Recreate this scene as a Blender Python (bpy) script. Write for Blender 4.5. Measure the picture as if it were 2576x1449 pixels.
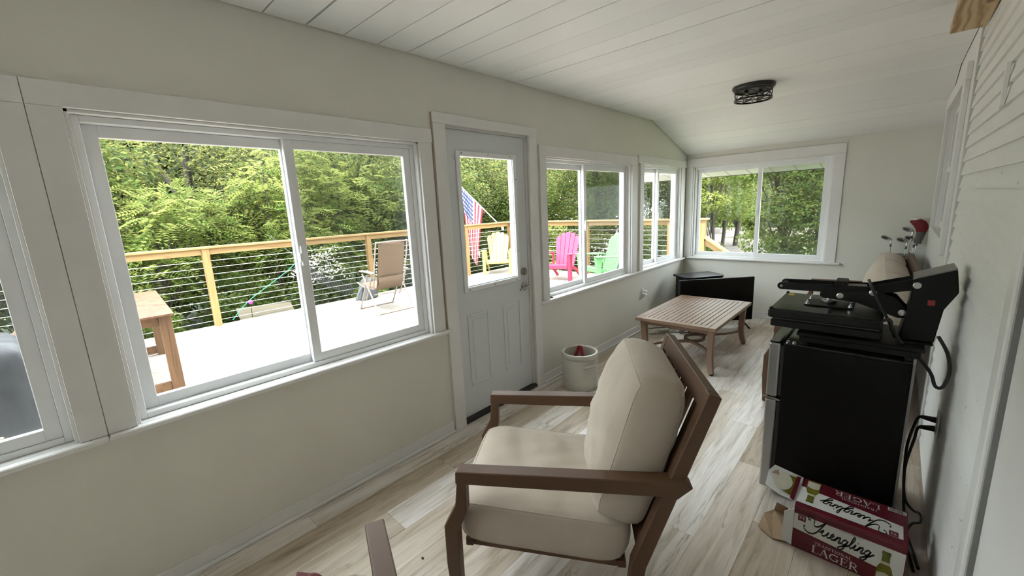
import bpy, bmesh, math, random
import numpy as np
from mathutils import Vector, Matrix

for o in list(bpy.data.objects):
    bpy.data.objects.remove(o, do_unlink=True)
scene = bpy.context.scene
COL = scene.collection
random.seed(7)

# ------------------------------------------------------------------ camera
CAM = Vector((2.1722, -1.7846, 1.5413))
YAW, PITCH, ROLL, FPX = 0.7522, -0.193, -0.0473, 1037.24
fw = Vector((-math.sin(YAW)*math.cos(PITCH), math.cos(YAW)*math.cos(PITCH), math.sin(PITCH)))
rt = fw.cross(Vector((0, 0, 1))).normalized()
up = rt.cross(fw)
r2 = rt*math.cos(ROLL) + up*math.sin(ROLL)
u2 = -rt*math.sin(ROLL) + up*math.cos(ROLL)
cd = bpy.data.cameras.new('camera')
cam = bpy.data.objects.new('camera', cd)
COL.objects.link(cam)
M = Matrix((r2, u2, -fw)).transposed().to_4x4()
M.translation = CAM
cam.matrix_world = M
cd.sensor_fit = 'HORIZONTAL'
cd.sensor_width = 36.0
cd.lens = FPX/2576*36.0
cd.clip_start = 0.02
cd.clip_end = 400
scene.camera = cam

# ------------------------------------------------------------------ world, sun, exposure
SKY_STRENGTH = 4.6
SUN_STRENGTH = 7.0
EXPOSURE = 1.15
w = bpy.data.worlds.new('sky'); scene.world = w
w.use_nodes = True
bgn = w.node_tree.nodes['Background']
bgn.inputs['Color'].default_value = (0.90, 0.96, 1.0, 1)
bgn.inputs['Strength'].default_value = SKY_STRENGTH
sl = bpy.data.lights.new('sun', 'SUN')
sl.energy = SUN_STRENGTH
sl.angle = math.radians(1.5)
sl.color = (1.0, 0.95, 0.86)
so = bpy.data.objects.new('sun', sl); COL.objects.link(so)
so.rotation_euler = Vector((0.03, -0.36, 0.80)).to_track_quat('Z', 'Y').to_euler()
so.location = (0, -6, 14)
vs = scene.view_settings
vs.view_transform = 'Standard'; vs.look = 'None'; vs.gamma = 1.0
vs.use_curve_mapping = False
vs.exposure = EXPOSURE

# ------------------------------------------------------------------ materials
MATS = {}
def nt_new(name):
    m = bpy.data.materials.new(name); m.use_nodes = True
    nt = m.node_tree
    return m, nt, nt.nodes['Principled BSDF']
def _coord(nt, scale=(1, 1, 1), kind='Object', rot=(0, 0, 0)):
    tc = nt.nodes.new('ShaderNodeTexCoord'); mp = nt.nodes.new('ShaderNodeMapping')
    mp.inputs['Scale'].default_value = scale; mp.inputs['Rotation'].default_value = rot
    nt.links.new(tc.outputs[kind], mp.inputs['Vector'])
    return mp.outputs['Vector']
def _noise(nt, vec, scale, detail=4, rough=0.55, dist=0.0):
    n = nt.nodes.new('ShaderNodeTexNoise')
    n.inputs['Scale'].default_value = scale; n.inputs['Detail'].default_value = detail
    n.inputs['Roughness'].default_value = rough; n.inputs['Distortion'].default_value = dist
    nt.links.new(vec, n.inputs['Vector'])
    return n.outputs['Fac']
def _ramp(nt, fac, stops):
    r = nt.nodes.new('ShaderNodeValToRGB'); e = r.color_ramp.elements
    while len(e) < len(stops): e.new(0.5)
    for el, (p, c) in zip(e, stops):
        el.position = p; el.color = (c[0], c[1], c[2], 1)
    nt.links.new(fac, r.inputs['Fac'])
    return r.outputs['Color']
def _mix(nt, a, b, fac, mode='MIX'):
    m = nt.nodes.new('ShaderNodeMix'); m.data_type = 'RGBA'; m.blend_type = mode
    for s, v in ((m.inputs['Factor'], fac), (m.inputs[6], a), (m.inputs[7], b)):
        if hasattr(v, 'is_output'): nt.links.new(v, s)
        elif isinstance(v, (int, float)): s.default_value = v
        else: s.default_value = (v[0], v[1], v[2], 1)
    return m.outputs[2]
def _math(nt, op, a, b=0.0, c=None):
    m = nt.nodes.new('ShaderNodeMath'); m.operation = op
    for s, v in zip(m.inputs, (a, b, c)):
        if v is None: continue
        if hasattr(v, 'is_output'): nt.links.new(v, s)
        else: s.default_value = v
    return m.outputs[0]
def _bump(nt, bsdf, h, strength=0.2, dist=0.01):
    b = nt.nodes.new('ShaderNodeBump'); b.inputs['Strength'].default_value = strength
    b.inputs['Distance'].default_value = dist
    nt.links.new(h, b.inputs['Height']); nt.links.new(b.outputs['Normal'], bsdf.inputs['Normal'])
def mat(name, col, rough=0.5, metal=0.0, var=0.06, scale=9.0, bump=0.0, bscale=60.0, spec=0.5, stretch=(1, 1, 1)):
    if name in MATS: return MATS[name]
    m, nt, b = nt_new(name)
    v = _coord(nt, stretch)
    f = _noise(nt, v, scale)
    lo = [max(0, c*(1-var)) for c in col]; hi = [min(1, c*(1+var)) for c in col]
    nt.links.new(_ramp(nt, f, [(0.3, lo), (0.7, hi)]), b.inputs['Base Color'])
    b.inputs['Roughness'].default_value = rough; b.inputs['Metallic'].default_value = metal
    b.inputs['Specular IOR Level'].default_value = spec
    if bump: _bump(nt, b, _noise(nt, v, bscale, 3), bump, 0.004)
    MATS[name] = m
    return m

# ------------------------------------------------------------------ mesh helpers
class MB:
    def __init__(s): s.v = []; s.f = []; s.mi = []; s.cur = 0
    def add(s, vs_, fs_):
        n = len(s.v); s.v += [tuple(p) for p in vs_]
        for f in fs_: s.f.append([i+n for i in f]); s.mi.append(s.cur)
        return s
    def box(s, x0, x1, y0, y1, z0, z1, M=None):
        p = [(x, y, z) for z in (z0, z1) for y in (y0, y1) for x in (x0, x1)]
        if M is not None: p = [M @ Vector(q) for q in p]
        return s.add(p, [(0, 2, 3, 1), (4, 5, 7, 6), (0, 1, 5, 4), (2, 6, 7, 3), (0, 4, 6, 2), (1, 3, 7, 5)])
    def prism(s, poly, a, b, plane='xz', M=None):
        # poly: 2D outline, extruded from a to b along the remaining axis
        def mk(p, t):
            if plane == 'xz': q = (p[0], t, p[1])
            elif plane == 'xy': q = (p[0], p[1], t)
            else: q = (t, p[0], p[1])
            return M @ Vector(q) if M is not None else q
        n = len(poly)
        return s.add([mk(p, a) for p in poly]+[mk(p, b) for p in poly],
                     [list(range(n))[::-1], list(range(n, 2*n))]+[(i, (i+1) % n, n+(i+1) % n, n+i) for i in range(n)])
    def bar(s, p, q, wd, th, upv=(0, 0, 1)):
        p = Vector(p); q = Vector(q); d = (q-p).normalized(); u = Vector(upv)
        sd = d.cross(u)
        if sd.length < 1e-4: sd = d.cross(Vector((1, 0, 0)))
        sd.normalize(); u = sd.cross(d)
        c = [p+sd*(a*wd/2)+u*(b*th/2) for a, b in ((-1, -1), (1, -1), (1, 1), (-1, 1))]
        return s.add(c+[k+(q-p) for k in c], [(0, 1, 2, 3), (7, 6, 5, 4)]+[(i, 4+i, 4+(i+1) % 4, (i+1) % 4) for i in range(4)])
    def sweep(s, pts, wd, th, upv=(0, 0, 1), widths=None):
        # rectangular section swept along a polyline
        pts = [Vector(p) for p in pts]; rings = []
        for i, p in enumerate(pts):
            d = (pts[min(i+1, len(pts)-1)]-pts[max(i-1, 0)]).normalized()
            sd = d.cross(Vector(upv))
            if sd.length < 1e-4: sd = Vector((1, 0, 0))
            sd.normalize(); u = sd.cross(d)
            k = widths[i] if widths else 1.0
            rings.append([p+sd*(a*wd*k/2)+u*(b*th*k/2) for a, b in ((-1, -1), (1, -1), (1, 1), (-1, 1))])
        n = len(rings); vv = [q for r in rings for q in r]
        ff = [(0, 1, 2, 3), tuple(4*(n-1)+k for k in (3, 2, 1, 0))]
        for i in range(n-1):
            for k in range(4):
                ff.append((4*i+k, 4*i+4+k, 4*i+4+(k+1) % 4, 4*i+(k+1) % 4))
        return s.add(vv, ff)
    def tube(s, pts, r, n=8, closed=False, caps=True):
        pts = [Vector(p) for p in pts]; m = len(pts)
        rr = r if isinstance(r, (list, tuple)) else [r]*m
        prev = None; vv = []
        for i, p in enumerate(pts):
            if closed: d = pts[(i+1) % m]-pts[(i-1) % m]
            else: d = pts[min(i+1, m-1)]-pts[max(i-1, 0)]
            d.normalize()
            if prev is None:
                a = d.orthogonal().normalized()
            else:
                a = prev-d*prev.dot(d)
                a = a.normalized() if a.length > 1e-6 else d.orthogonal().normalized()
            prev = a; b = d.cross(a)
            for k in range(n):
                t = 2*math.pi*k/n
                vv.append(p+(a*math.cos(t)+b*math.sin(t))*rr[i])
        ff = []
        for i in range(m if closed else m-1):
            j = (i+1) % m
            for k in range(n):
                ff.append((i*n+k, i*n+(k+1) % n, j*n+(k+1) % n, j*n+k))
        if not closed and caps:
            ff += [tuple(range(n))[::-1], tuple((m-1)*n+k for k in range(n))]
        return s.add(vv, ff)
    def lathe(s, prof, c=(0, 0, 0), n=24, M=None, close=True):
        vv = []
        for r, z in prof:
            for k in range(n):
                t = 2*math.pi*k/n
                q = Vector((c[0]+r*math.cos(t), c[1]+r*math.sin(t), c[2]+z))
                vv.append(M @ q if M is not None else q)
        ff = []
        for i in range(len(prof)-1):
            for k in range(n):
                ff.append((i*n+k, i*n+(k+1) % n, (i+1)*n+(k+1) % n, (i+1)*n+k))
        if close:
            ff += [tuple(range(n))[::-1], tuple((len(prof)-1)*n+k for k in range(n))]
        return s.add(vv, ff)
    def ball(s, c, r, n=10, m=6, sc=(1, 1, 1)):
        prof = [(r*math.sin(math.pi*i/m)+1e-5, -r*math.cos(math.pi*i/m)) for i in range(m+1)]
        vv = []
        for q, z in prof:
            for k in range(n):
                t = 2*math.pi*k/n
                vv.append((c[0]+q*math.cos(t)*sc[0], c[1]+q*math.sin(t)*sc[1], c[2]+z*sc[2]))
        ff = [(i*n+k, i*n+(k+1) % n, (i+1)*n+(k+1) % n, (i+1)*n+k) for i in range(m) for k in range(n)]
        return s.add(vv, ff)
    def build(s, name, m, parent=None, bev=0.0, smooth=False, segs=1, ang=30):
        me = bpy.data.meshes.new(name)
        me.from_pydata(s.v, [], s.f)
        ms = m if isinstance(m, (list, tuple)) else [m]
        for q in ms: me.materials.append(q)
        if len(ms) > 1: me.polygons.foreach_set('material_index', s.mi)
        bm = bmesh.new(); bm.from_mesh(me)
        bmesh.ops.recalc_face_normals(bm, faces=bm.faces)
        if bev:
            es = [e for e in bm.edges if len(e.link_faces) == 2 and e.calc_face_angle(0) > math.radians(ang)]
            bmesh.ops.bevel(bm, geom=es, offset=bev, segments=segs, profile=0.5, affect='EDGES', clamp_overlap=True)
        bm.to_mesh(me); bm.free()
        if smooth:
            me.polygons.foreach_set('use_smooth', [True]*len(me.polygons))
            try: me.set_sharp_from_angle(angle=math.radians(40))
            except Exception: pass
        o = bpy.data.objects.new(name, me); COL.objects.link(o)
        if parent: o.parent = parent
        return o
def empty(name, loc=(0, 0, 0), rz=0.0):
    o = bpy.data.objects.new(name, None); COL.objects.link(o)
    o.location = loc; o.rotation_euler = (0, 0, rz); o.empty_display_size = 0.1
    return o
def tag(o, label=None, cat=None, group=None, kind=None):
    if label: o['label'] = label
    if cat: o['category'] = cat
    if group: o['group'] = group
    if kind: o['kind'] = kind
    return o
def structure(o, label, cat): return tag(o, label, cat, None, 'structure')
def arc(cx, cy, r, a0, a1, n=8):
    return [(cx+r*math.cos(math.radians(a0+(a1-a0)*i/n)), cy+r*math.sin(math.radians(a0+(a1-a0)*i/n))) for i in range(n+1)]
def smooth_path(pts, k=6):
    P = [Vector(p) for p in pts]; out = []
    for i in range(len(P)-1):
        a = P[max(i-1, 0)]; b = P[i]; c = P[i+1]; d = P[min(i+2, len(P)-1)]
        for j in range(k):
            t = j/k
            out.append(0.5*((2*b)+(c-a)*t+(2*a-5*b+4*c-d)*t*t+(3*b-a-3*c+d)*t**3))
    out.append(P[-1])
    return out
def copy_tree(o, parent=None):
    c = o.copy(); COL.objects.link(c); c.parent = parent
    for ch in o.children: copy_tree(ch, c)
    return c
def pick(src, loc, rz, label, group=None):
    c = copy_tree(src); c.location = loc; c.rotation_euler = (0, 0, rz); c['label'] = label
    if group: c['group'] = group
    return c
# ------------------------------------------------------------------ surface materials
WALL = mat('wall_paint', (0.745, 0.735, 0.665), 0.6, var=0.02, scale=2.5, bump=0.06, bscale=180)
TRIM = mat('trim_paint', (0.79, 0.78, 0.765), 0.42, var=0.03, scale=6)
VINYL = mat('white_vinyl', (0.86, 0.87, 0.88), 0.3, var=0.015, scale=8)
DARK = mat('dark_gap', (0.02, 0.018, 0.016), 0.9)
BLACKM = mat('black_metal', (0.012, 0.012, 0.012), 0.38, var=0.2)
CHROME = mat('chrome', (0.62, 0.6, 0.57), 0.22, metal=1.0, var=0.05)
RUBBER = mat('black_rubber', (0.015, 0.015, 0.015), 0.6)

def make_glass(name, tint=(1, 1, 1), refl=1.0):
    m = bpy.data.materials.new(name); m.use_nodes = True; nt = m.node_tree
    for n in list(nt.nodes): nt.nodes.remove(n)
    out = nt.nodes.new('ShaderNodeOutputMaterial'); mx = nt.nodes.new('ShaderNodeMixShader')
    tr = nt.nodes.new('ShaderNodeBsdfTransparent'); tr.inputs['Color'].default_value = (*tint, 1)
    gl = nt.nodes.new('ShaderNodeBsdfGlossy'); gl.inputs['Roughness'].default_value = 0.02
    fr = nt.nodes.new('ShaderNodeLayerWeight')
    p5 = _math(nt, 'POWER', fr.outputs['Facing'], 5.0)
    nt.links.new(_math(nt, 'MULTIPLY_ADD', p5, 0.16*refl, 0.007*refl), mx.inputs['Fac'])
    nt.links.new(tr.outputs[0], mx.inputs[1]); nt.links.new(gl.outputs[0], mx.inputs[2])
    nt.links.new(mx.outputs[0], out.inputs['Surface'])
    return m
GLASS = make_glass('window_glass', (0.97, 0.985, 0.98))
def make_screen():
    m = bpy.data.materials.new('insect_screen'); m.use_nodes = True; nt = m.node_tree
    for n in list(nt.nodes): nt.nodes.remove(n)
    out = nt.nodes.new('ShaderNodeOutputMaterial'); mx = nt.nodes.new('ShaderNodeMixShader')
    tr = nt.nodes.new('ShaderNodeBsdfTransparent'); df = nt.nodes.new('ShaderNodeBsdfDiffuse')
    df.inputs['Color'].default_value = (0.16, 0.17, 0.17, 1); mx.inputs['Fac'].default_value = 0.2
    nt.links.new(tr.outputs[0], mx.inputs[1]); nt.links.new(df.outputs[0], mx.inputs[2])
    nt.links.new(mx.outputs[0], out.inputs['Surface'])
    return m
SCREEN = make_screen()

def ceiling_mat():
    m, nt, b = nt_new('ceiling_boards')
    v = _coord(nt, (1, 1, 1), 'Object')
    oi = nt.nodes.new('ShaderNodeObjectInfo')
    base = _ramp(nt, oi.outputs['Random'], [(0, (0.84, 0.84, 0.83)), (1, (0.90, 0.90, 0.89))])
    sp = _noise(nt, _coord(nt, (0.5, 3, 1)), 40, 5, 0.7)
    pt = _noise(nt, v, 1.7, 3)
    spots = _math(nt, 'MULTIPLY', _math(nt, 'GREATER_THAN', sp, 0.665), _math(nt, 'GREATER_THAN', pt, 0.5))
    c = _mix(nt, base, (0.50, 0.47, 0.42), _math(nt, 'MULTIPLY', spots, 0.5))
    nt.links.new(c, b.inputs['Base Color']); b.inputs['Roughness'].default_value = 0.5
    _bump(nt, b, _noise(nt, _coord(nt, (0.4, 6, 6)), 25, 4), 0.12, 0.004)
    return m
CEIL = ceiling_mat()

def plank_mat():
    m, nt, b = nt_new('floor_planks')
    oi = nt.nodes.new('ShaderNodeObjectInfo')
    tc = nt.nodes.new('ShaderNodeTexCoord'); ad = nt.nodes.new('ShaderNodeVectorMath'); ad.operation = 'ADD'
    sc = nt.nodes.new('ShaderNodeVectorMath'); sc.operation = 'SCALE'
    cb = nt.nodes.new('ShaderNodeCombineXYZ')
    for i in range(3): nt.links.new(oi.outputs['Random'], cb.inputs[i])
    nt.links.new(cb.outputs[0], sc.inputs[0]); sc.inputs['Scale'].default_value = 37.0
    nt.links.new(tc.outputs['Object'], ad.inputs[0]); nt.links.new(sc.outputs[0], ad.inputs[1])
    def mp(s):
        n = nt.nodes.new('ShaderNodeMapping'); n.inputs['Scale'].default_value = s
        nt.links.new(ad.outputs[0], n.inputs['Vector']); return n.outputs['Vector']
    grain = _noise(nt, mp((11, 0.9, 1)), 2.2, 6, 0.6, 0.8)
    base = _ramp(nt, grain, [(0.30, (0.44, 0.38, 0.32)), (0.42, (0.64, 0.59, 0.53)), (0.56, (0.78, 0.74, 0.70)), (0.75, (0.86, 0.84, 0.81))])
    tone = _ramp(nt, oi.outputs['Random'], [(0, (0.66, 0.58, 0.48)), (0.35, (0.86, 0.80, 0.72)), (0.6, (1.0, 0.98, 0.96)), (1, (1.0, 1.0, 1.0))])
    c = _mix(nt, base, tone, 1.0, 'MULTIPLY')
    vein = _noise(nt, mp((8.5, 0.5, 1)), 1.7, 5, 0.6, 0.7)
    d = _math(nt, 'ABSOLUTE', _math(nt, 'SUBTRACT', vein, 0.5))
    vm = _ramp(nt, d, [(0.0, (1, 1, 1)), (0.016, (0, 0, 0))])
    msk = _ramp(nt, _noise(nt, mp((3, 0.6, 1)), 1.8, 3), [(0.40, (0, 0, 0)), (0.56, (1, 1, 1))])
    k = nt.nodes.new('ShaderNodeRGBToBW'); nt.links.new(_mix(nt, vm, msk, 1.0, 'MULTIPLY'), k.inputs[0])
    c = _mix(nt, c, (0.20, 0.135, 0.085), _math(nt, 'MULTIPLY', k.outputs[0], 0.65))
    nt.links.new(c, b.inputs['Base Color'])
    b.inputs['Roughness'].default_value = 0.30; b.inputs['Specular IOR Level'].default_value = 0.5
    _bump(nt, b, grain, 0.06, 0.003)
    return m
PLANK = plank_mat()

def wood_mat(name, c0, c1, dark, rough=0.6, axis=1, scale=2.0, knots=True):
    if name in MATS: return MATS[name]
    m, nt, b = nt_new(name)
    oi = nt.nodes.new('ShaderNodeObjectInfo')
    s = [14, 14, 14]; s[axis] = 0.8
    v = _coord(nt, s)
    ad = nt.nodes.new('ShaderNodeVectorMath'); ad.operation = 'ADD'
    cb = nt.nodes.new('ShaderNodeCombineXYZ')
    t = _math(nt, 'MULTIPLY', oi.outputs['Random'], 53.0)
    for i in range(3): nt.links.new(t, cb.inputs[i])
    nt.links.new(v, ad.inputs[0]); nt.links.new(cb.outputs[0], ad.inputs[1])
    g = _noise(nt, ad.outputs[0], scale, 5, 0.6, 1.0)
    c = _ramp(nt, g, [(0.28, dark), (0.45, c0), (0.7, c1)])
    tone = _ramp(nt, oi.outputs['Random'], [(0, (0.82, 0.80, 0.78)), (1, (1.0, 1.0, 1.0))])
    c = _mix(nt, c, tone, 1.0, 'MULTIPLY')
    if knots:
        vo = nt.nodes.new('ShaderNodeTexVoronoi'); vo.inputs['Scale'].default_value = 1.6
        s2 = [3, 3, 3]; s2[axis] = 1.2
        nt.links.new(_coord(nt, s2), vo.inputs['Vector'])
        kf = _ramp(nt, vo.outputs['Distance'], [(0.05, (1, 1, 1)), (0.14, (0, 0, 0))])
        bw = nt.nodes.new('ShaderNodeRGBToBW'); nt.links.new(kf, bw.inputs[0])
        c = _mix(nt, c, dark, _math(nt, 'MULTIPLY', bw.outputs[0], 0.7))
    nt.links.new(c, b.inputs['Base Color']); b.inputs['Roughness'].default_value = rough
    _bump(nt, b, g, 0.15, 0.004)
    MATS[name] = m
    return m
def pine_mat():
    m, nt, b = nt_new('raw_knotty_pine')
    tc = nt.nodes.new('ShaderNodeTexCoord')
    # distance to a knot, squeezed along the grain, bends the growth rings around it
    sub = nt.nodes.new('ShaderNodeVectorMath'); sub.operation = 'SUBTRACT'; sub.inputs[1].default_value = (2.374, 1.013, 2.30)
    mul = nt.nodes.new('ShaderNodeVectorMath'); mul.operation = 'MULTIPLY'; mul.inputs[1].default_value = (1, 0.34, 0)
    ln = nt.nodes.new('ShaderNodeVectorMath'); ln.operation = 'LENGTH'
    nt.links.new(tc.outputs['Object'], sub.inputs[0]); nt.links.new(sub.outputs[0], mul.inputs[0]); nt.links.new(mul.outputs[0], ln.inputs[0])
    sx = nt.nodes.new('ShaderNodeSeparateXYZ'); nt.links.new(tc.outputs['Object'], sx.inputs[0])
    wob = _noise(nt, _coord(nt, (9, 1.1, 1)), 1.6, 3, 0.5)
    ph = _math(nt, 'ADD', _math(nt, 'MULTIPLY', sx.outputs[0], 120.0), _math(nt, 'MULTIPLY', wob, 16.0))
    ph = _math(nt, 'ADD', ph, _math(nt, 'DIVIDE', 0.35, _math(nt, 'ADD', ln.outputs['Value'], 0.03)))
    ring = _math(nt, 'MULTIPLY_ADD', _math(nt, 'SINE', ph), 0.5, 0.5)
    c = _ramp(nt, ring, [(0.0, (0.60, 0.45, 0.27)), (0.6, (0.54, 0.39, 0.22)), (1.0, (0.36, 0.23, 0.115))])
    kn = _ramp(nt, ln.outputs['Value'], [(0.008, (1, 1, 1)), (0.022, (0, 0, 0))])
    bw = nt.nodes.new('ShaderNodeRGBToBW'); nt.links.new(kn, bw.inputs[0])
    nt.links.new(_mix(nt, c, (0.20, 0.115, 0.055), bw.outputs[0]), b.inputs['Base Color']); b.inputs['Roughness'].default_value = 0.65
    return m
PINE = pine_mat()
def siding_mat():
    m, nt, b = nt_new('siding_paint')
    v = _coord(nt)
    f = _noise(nt, _coord(nt, (1, 0.6, 6)), 6, 4)
    c = _ramp(nt, f, [(0.3, (0.80, 0.795, 0.77)), (0.7, (0.85, 0.845, 0.82))])
    sp = _math(nt, 'GREATER_THAN', _noise(nt, v, 30, 2), 0.745)
    nt.links.new(_mix(nt, c, (0.36, 0.33, 0.29), _math(nt, 'MULTIPLY', sp, 0.8)), b.inputs['Base Color'])
    b.inputs['Roughness'].default_value = 0.55
    return m
SIDING = siding_mat()

# ------------------------------------------------------------------ room shell
XR, YF, YB, H, KY, HF = 2.42, 4.114, -3.6, 2.44, 3.0, 2.119
def holes_wall(mb, a0, a1, z0, z1, holes, put):
    aa = sorted(set([a0, a1]+[h[i] for h in holes for i in (0, 1)]))
    zz = sorted(set([z0, z1]+[h[i] for h in holes for i in (2, 3)]))
    for i in range(len(aa)-1):
        for j in range(len(zz)-1):
            ca, cz = (aa[i]+aa[i+1])/2, (zz[j]+zz[j+1])/2
            if any(h[0] < ca < h[1] and h[2] < cz < h[3] for h in holes): continue
            put(mb, aa[i], aa[i+1], zz[j], zz[j+1])
W0 = (-3.33, -1.871, 0.745, 1.953)
W1 = (-1.707, -0.237, 0.745, 1.953)
DR = (-0.03, 0.801, -0.02, 2.085)
W2 = (1.0, 2.515, 0.735, 1.935)
W3 = (2.80, 3.95, 0.735, 1.955)
mb = MB()
holes_wall(mb, YB-0.14, YF+0.14, -0.25, 2.70, [W0, W1, DR, W2, W3], lambda m, a, b, c, d: m.box(-0.14, 0, a, b, c, d))
structure(mb.build('wall_left', WALL), 'off-white painted long wall with windows and the door', 'wall')
W4 = (0.094, 1.60, 0.745, 1.955)
mb = MB()
holes_wall(mb, 0.0, XR, -0.25, 2.70, [W4], lambda m, a, b, c, d: m.box(a, b, YF, YF+0.14, c, d))
structure(mb.build('wall_far', WALL), 'off-white painted end wall with the wide window', 'wall')
structure(MB().box(0.0, XR, YB-0.14, YB, -0.25, 2.70).build('wall_back', WALL), 'off-white painted wall behind the viewer', 'wall')
W5 = (2.22, 3.45, 1.20, 2.17)
SY = 1.60
mb = MB()
holes_wall(mb, YB-0.14, YF+0.14, -0.25, 2.70, [W5], lambda m, a, b, c, d: m.box(XR, XR+0.16, a, b, c, d))
wr = structure(mb.build('wall_right', TRIM), 'white clapboard side wall of the old house', 'wall')
# clapboards
EXPO = 0.069
for i in range(36):
    z = 0.012+i*EXPO
    if z > H-0.01: break
    y1 = SY-random.uniform(0, 0.012)
    t = min(z+EXPO+0.01, H-0.002)
    m_ = MB()
    m_.prism([(XR, z), (XR-0.0145, z), (XR-0.003, t), (XR, t)], -0.15, y1, 'xz')
    m_.build('clapboard', SIDING, wr)
# flat corner board where the clapboards stop
MB().box(XR-0.020, XR, SY+0.012, SY+0.115, 0.0, 2.40).build('corner_board', TRIM, wr, 0.002)
MB().box(XR-0.0022, XR, SY-0.014, SY+0.0118, 0.0, 2.40).build('open_joint', DARK, wr)
m_ = MB(); m_.box(XR-0.026, XR-0.0147, 0.47, 0.495, 1.80, 1.945); m_.build('loose_strip', SIDING, wr, 0.001)

# floor: planks over a dark sub floor
fl = structure(MB().box(-0.14, XR+0.16, YB-0.14, YF+0.14, -0.2, -0.012).build('floor', DARK), 'greyish beige wood plank floor', 'floor')
pw, pl_ = 0.182, 1.22
x = -0.02; r = 0
while x < XR:
    y = YB-(r*0.47) % pl_
    while y < YF:
        a, b = max(y, YB), min(y+pl_, YF)
        if b-a > 0.02:
            x0, x1 = max(x, 0.001), min(x+pw, XR-0.001)
            cx, cy = (x0+x1)/2, (a+b)/2
            m_ = MB().box(x0-cx+0.0005, x1-cx-0.0005, a-cy+0.0006, b-cy-0.0006, -0.012, 0)
            o = m_.build('plank', PLANK, fl); o.location = (cx, cy, 0)
        y += pl_
    x += pw; r += 1

# ceiling: boards under a dark deck
cl = structure(MB().prism([(YB-0.14, H+0.02), (KY, H+0.02), (YF+0.14, HF-0.02), (YF+0.14, HF+0.7), (YB-0.14, H+0.26)], -0.14, XR+0.16, 'yz').build('ceiling', DARK),
               'white painted board ceiling sloping down at the far end', 'ceiling')
bw_ = 0.1876
def ceil_board(s0, s1):
    # s: running length from the kink, negative on the flat part
    mb = MB(); L = math.hypot(YF-KY, HF-H); d = ((YF-KY)/L, (HF-H)/L)
    def pt(s): return (KY+s, H) if s <= 0 else (KY+s*d[0], H+s*d[1])
    a, b = pt(s0), pt(s1)
    n = (0, 1) if s0 < 0 else (-d[1], d[0])
    k = random.uniform(0.0, 0.0022)
    T = 0.018
    cy, cz = (a[0]+b[0])/2, (a[1]+b[1])/2
    mb.prism([(a[0]-cy+n[0]*k, a[1]-cz+n[1]*k), (b[0]-cy+n[0]*k, b[1]-cz+n[1]*k), (b[0]-cy+n[0]*T, b[1]-cz+n[1]*T), (a[0]-cy+n[0]*T, a[1]-cz+n[1]*T)], 0.006-1.21, XR-0.004-1.21, 'yz')
    o = mb.build('ceiling_board', CEIL, cl, 0.0012); o.location = (1.21, cy, cz)
s = -1.013-KY+bw_*22
edges = []
k = s
while k > YB-KY: edges.append(k); k -= bw_
edges.append(YB-KY); edges = sorted(e for e in edges if e <= 0.001)
if edges[-1] < -0.02: edges.append(0.0)
wide = {}
for a, b in zip(edges[:-1], edges[1:]):
    g = random.choice([0.001, 0.0016, 0.0022, 0.003, 0.0018])
    if a+KY < 0.6: g = random.choice([0.0032, 0.0042, 0.0036])
    if abs(a+KY+0.824) < 0.03 or abs(a+KY+0.27) < 0.03: g = 0.0085
    ceil_board(a+g, b-0.0007)
L = math.hypot(YF-KY, HF-H); n = 6
for i in range(n): ceil_board(L*i/n+random.choice([0.0008, 0.0012, 0.0022]), L*(i+1)/n-0.0007-(0.004 if i == n-1 else 0))

# raw pine board fixed high on the clapboard wall
o = MB().box(2.278, XR-0.017, -1.2, 1.44, 2.30, 2.338).build('trim_1', PINE, None, 0.002)
structure(o, 'raw knotty pine board fixed under the ceiling on the clapboard side', 'board')

# baseboards with shoe moulding
def baseboard(name, put, segs, label):
    e = structure(empty(name), label, 'baseboard')
    for a, b in segs:
        mb = MB(); put(mb, a, b, 0.0, 0.011, 0.012, 0.078); mb.build('board', TRIM, e, 0.0015)
        mb = MB(); put(mb, a-0.01, b+0.004, 0.011, 0.030, 0.0, 0.018); mb.build('shoe_moulding', TRIM, e, 0.006, segs=2)
baseboard('baseboard_left', lambda m, a, b, d0, d1, z0, z1: m.box(d0, d1, a, b, z0, z1), [(YB, -0.135), (0.885, YF-0.03)], 'white baseboard and shoe moulding along the window wall')
baseboard('baseboard_far', lambda m, a, b, d0, d1, z0, z1: m.box(a, b, YF-d1, YF-d0, z0, z1), [(0.03, XR-0.01)], 'white baseboard and shoe moulding below the end window')

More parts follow.
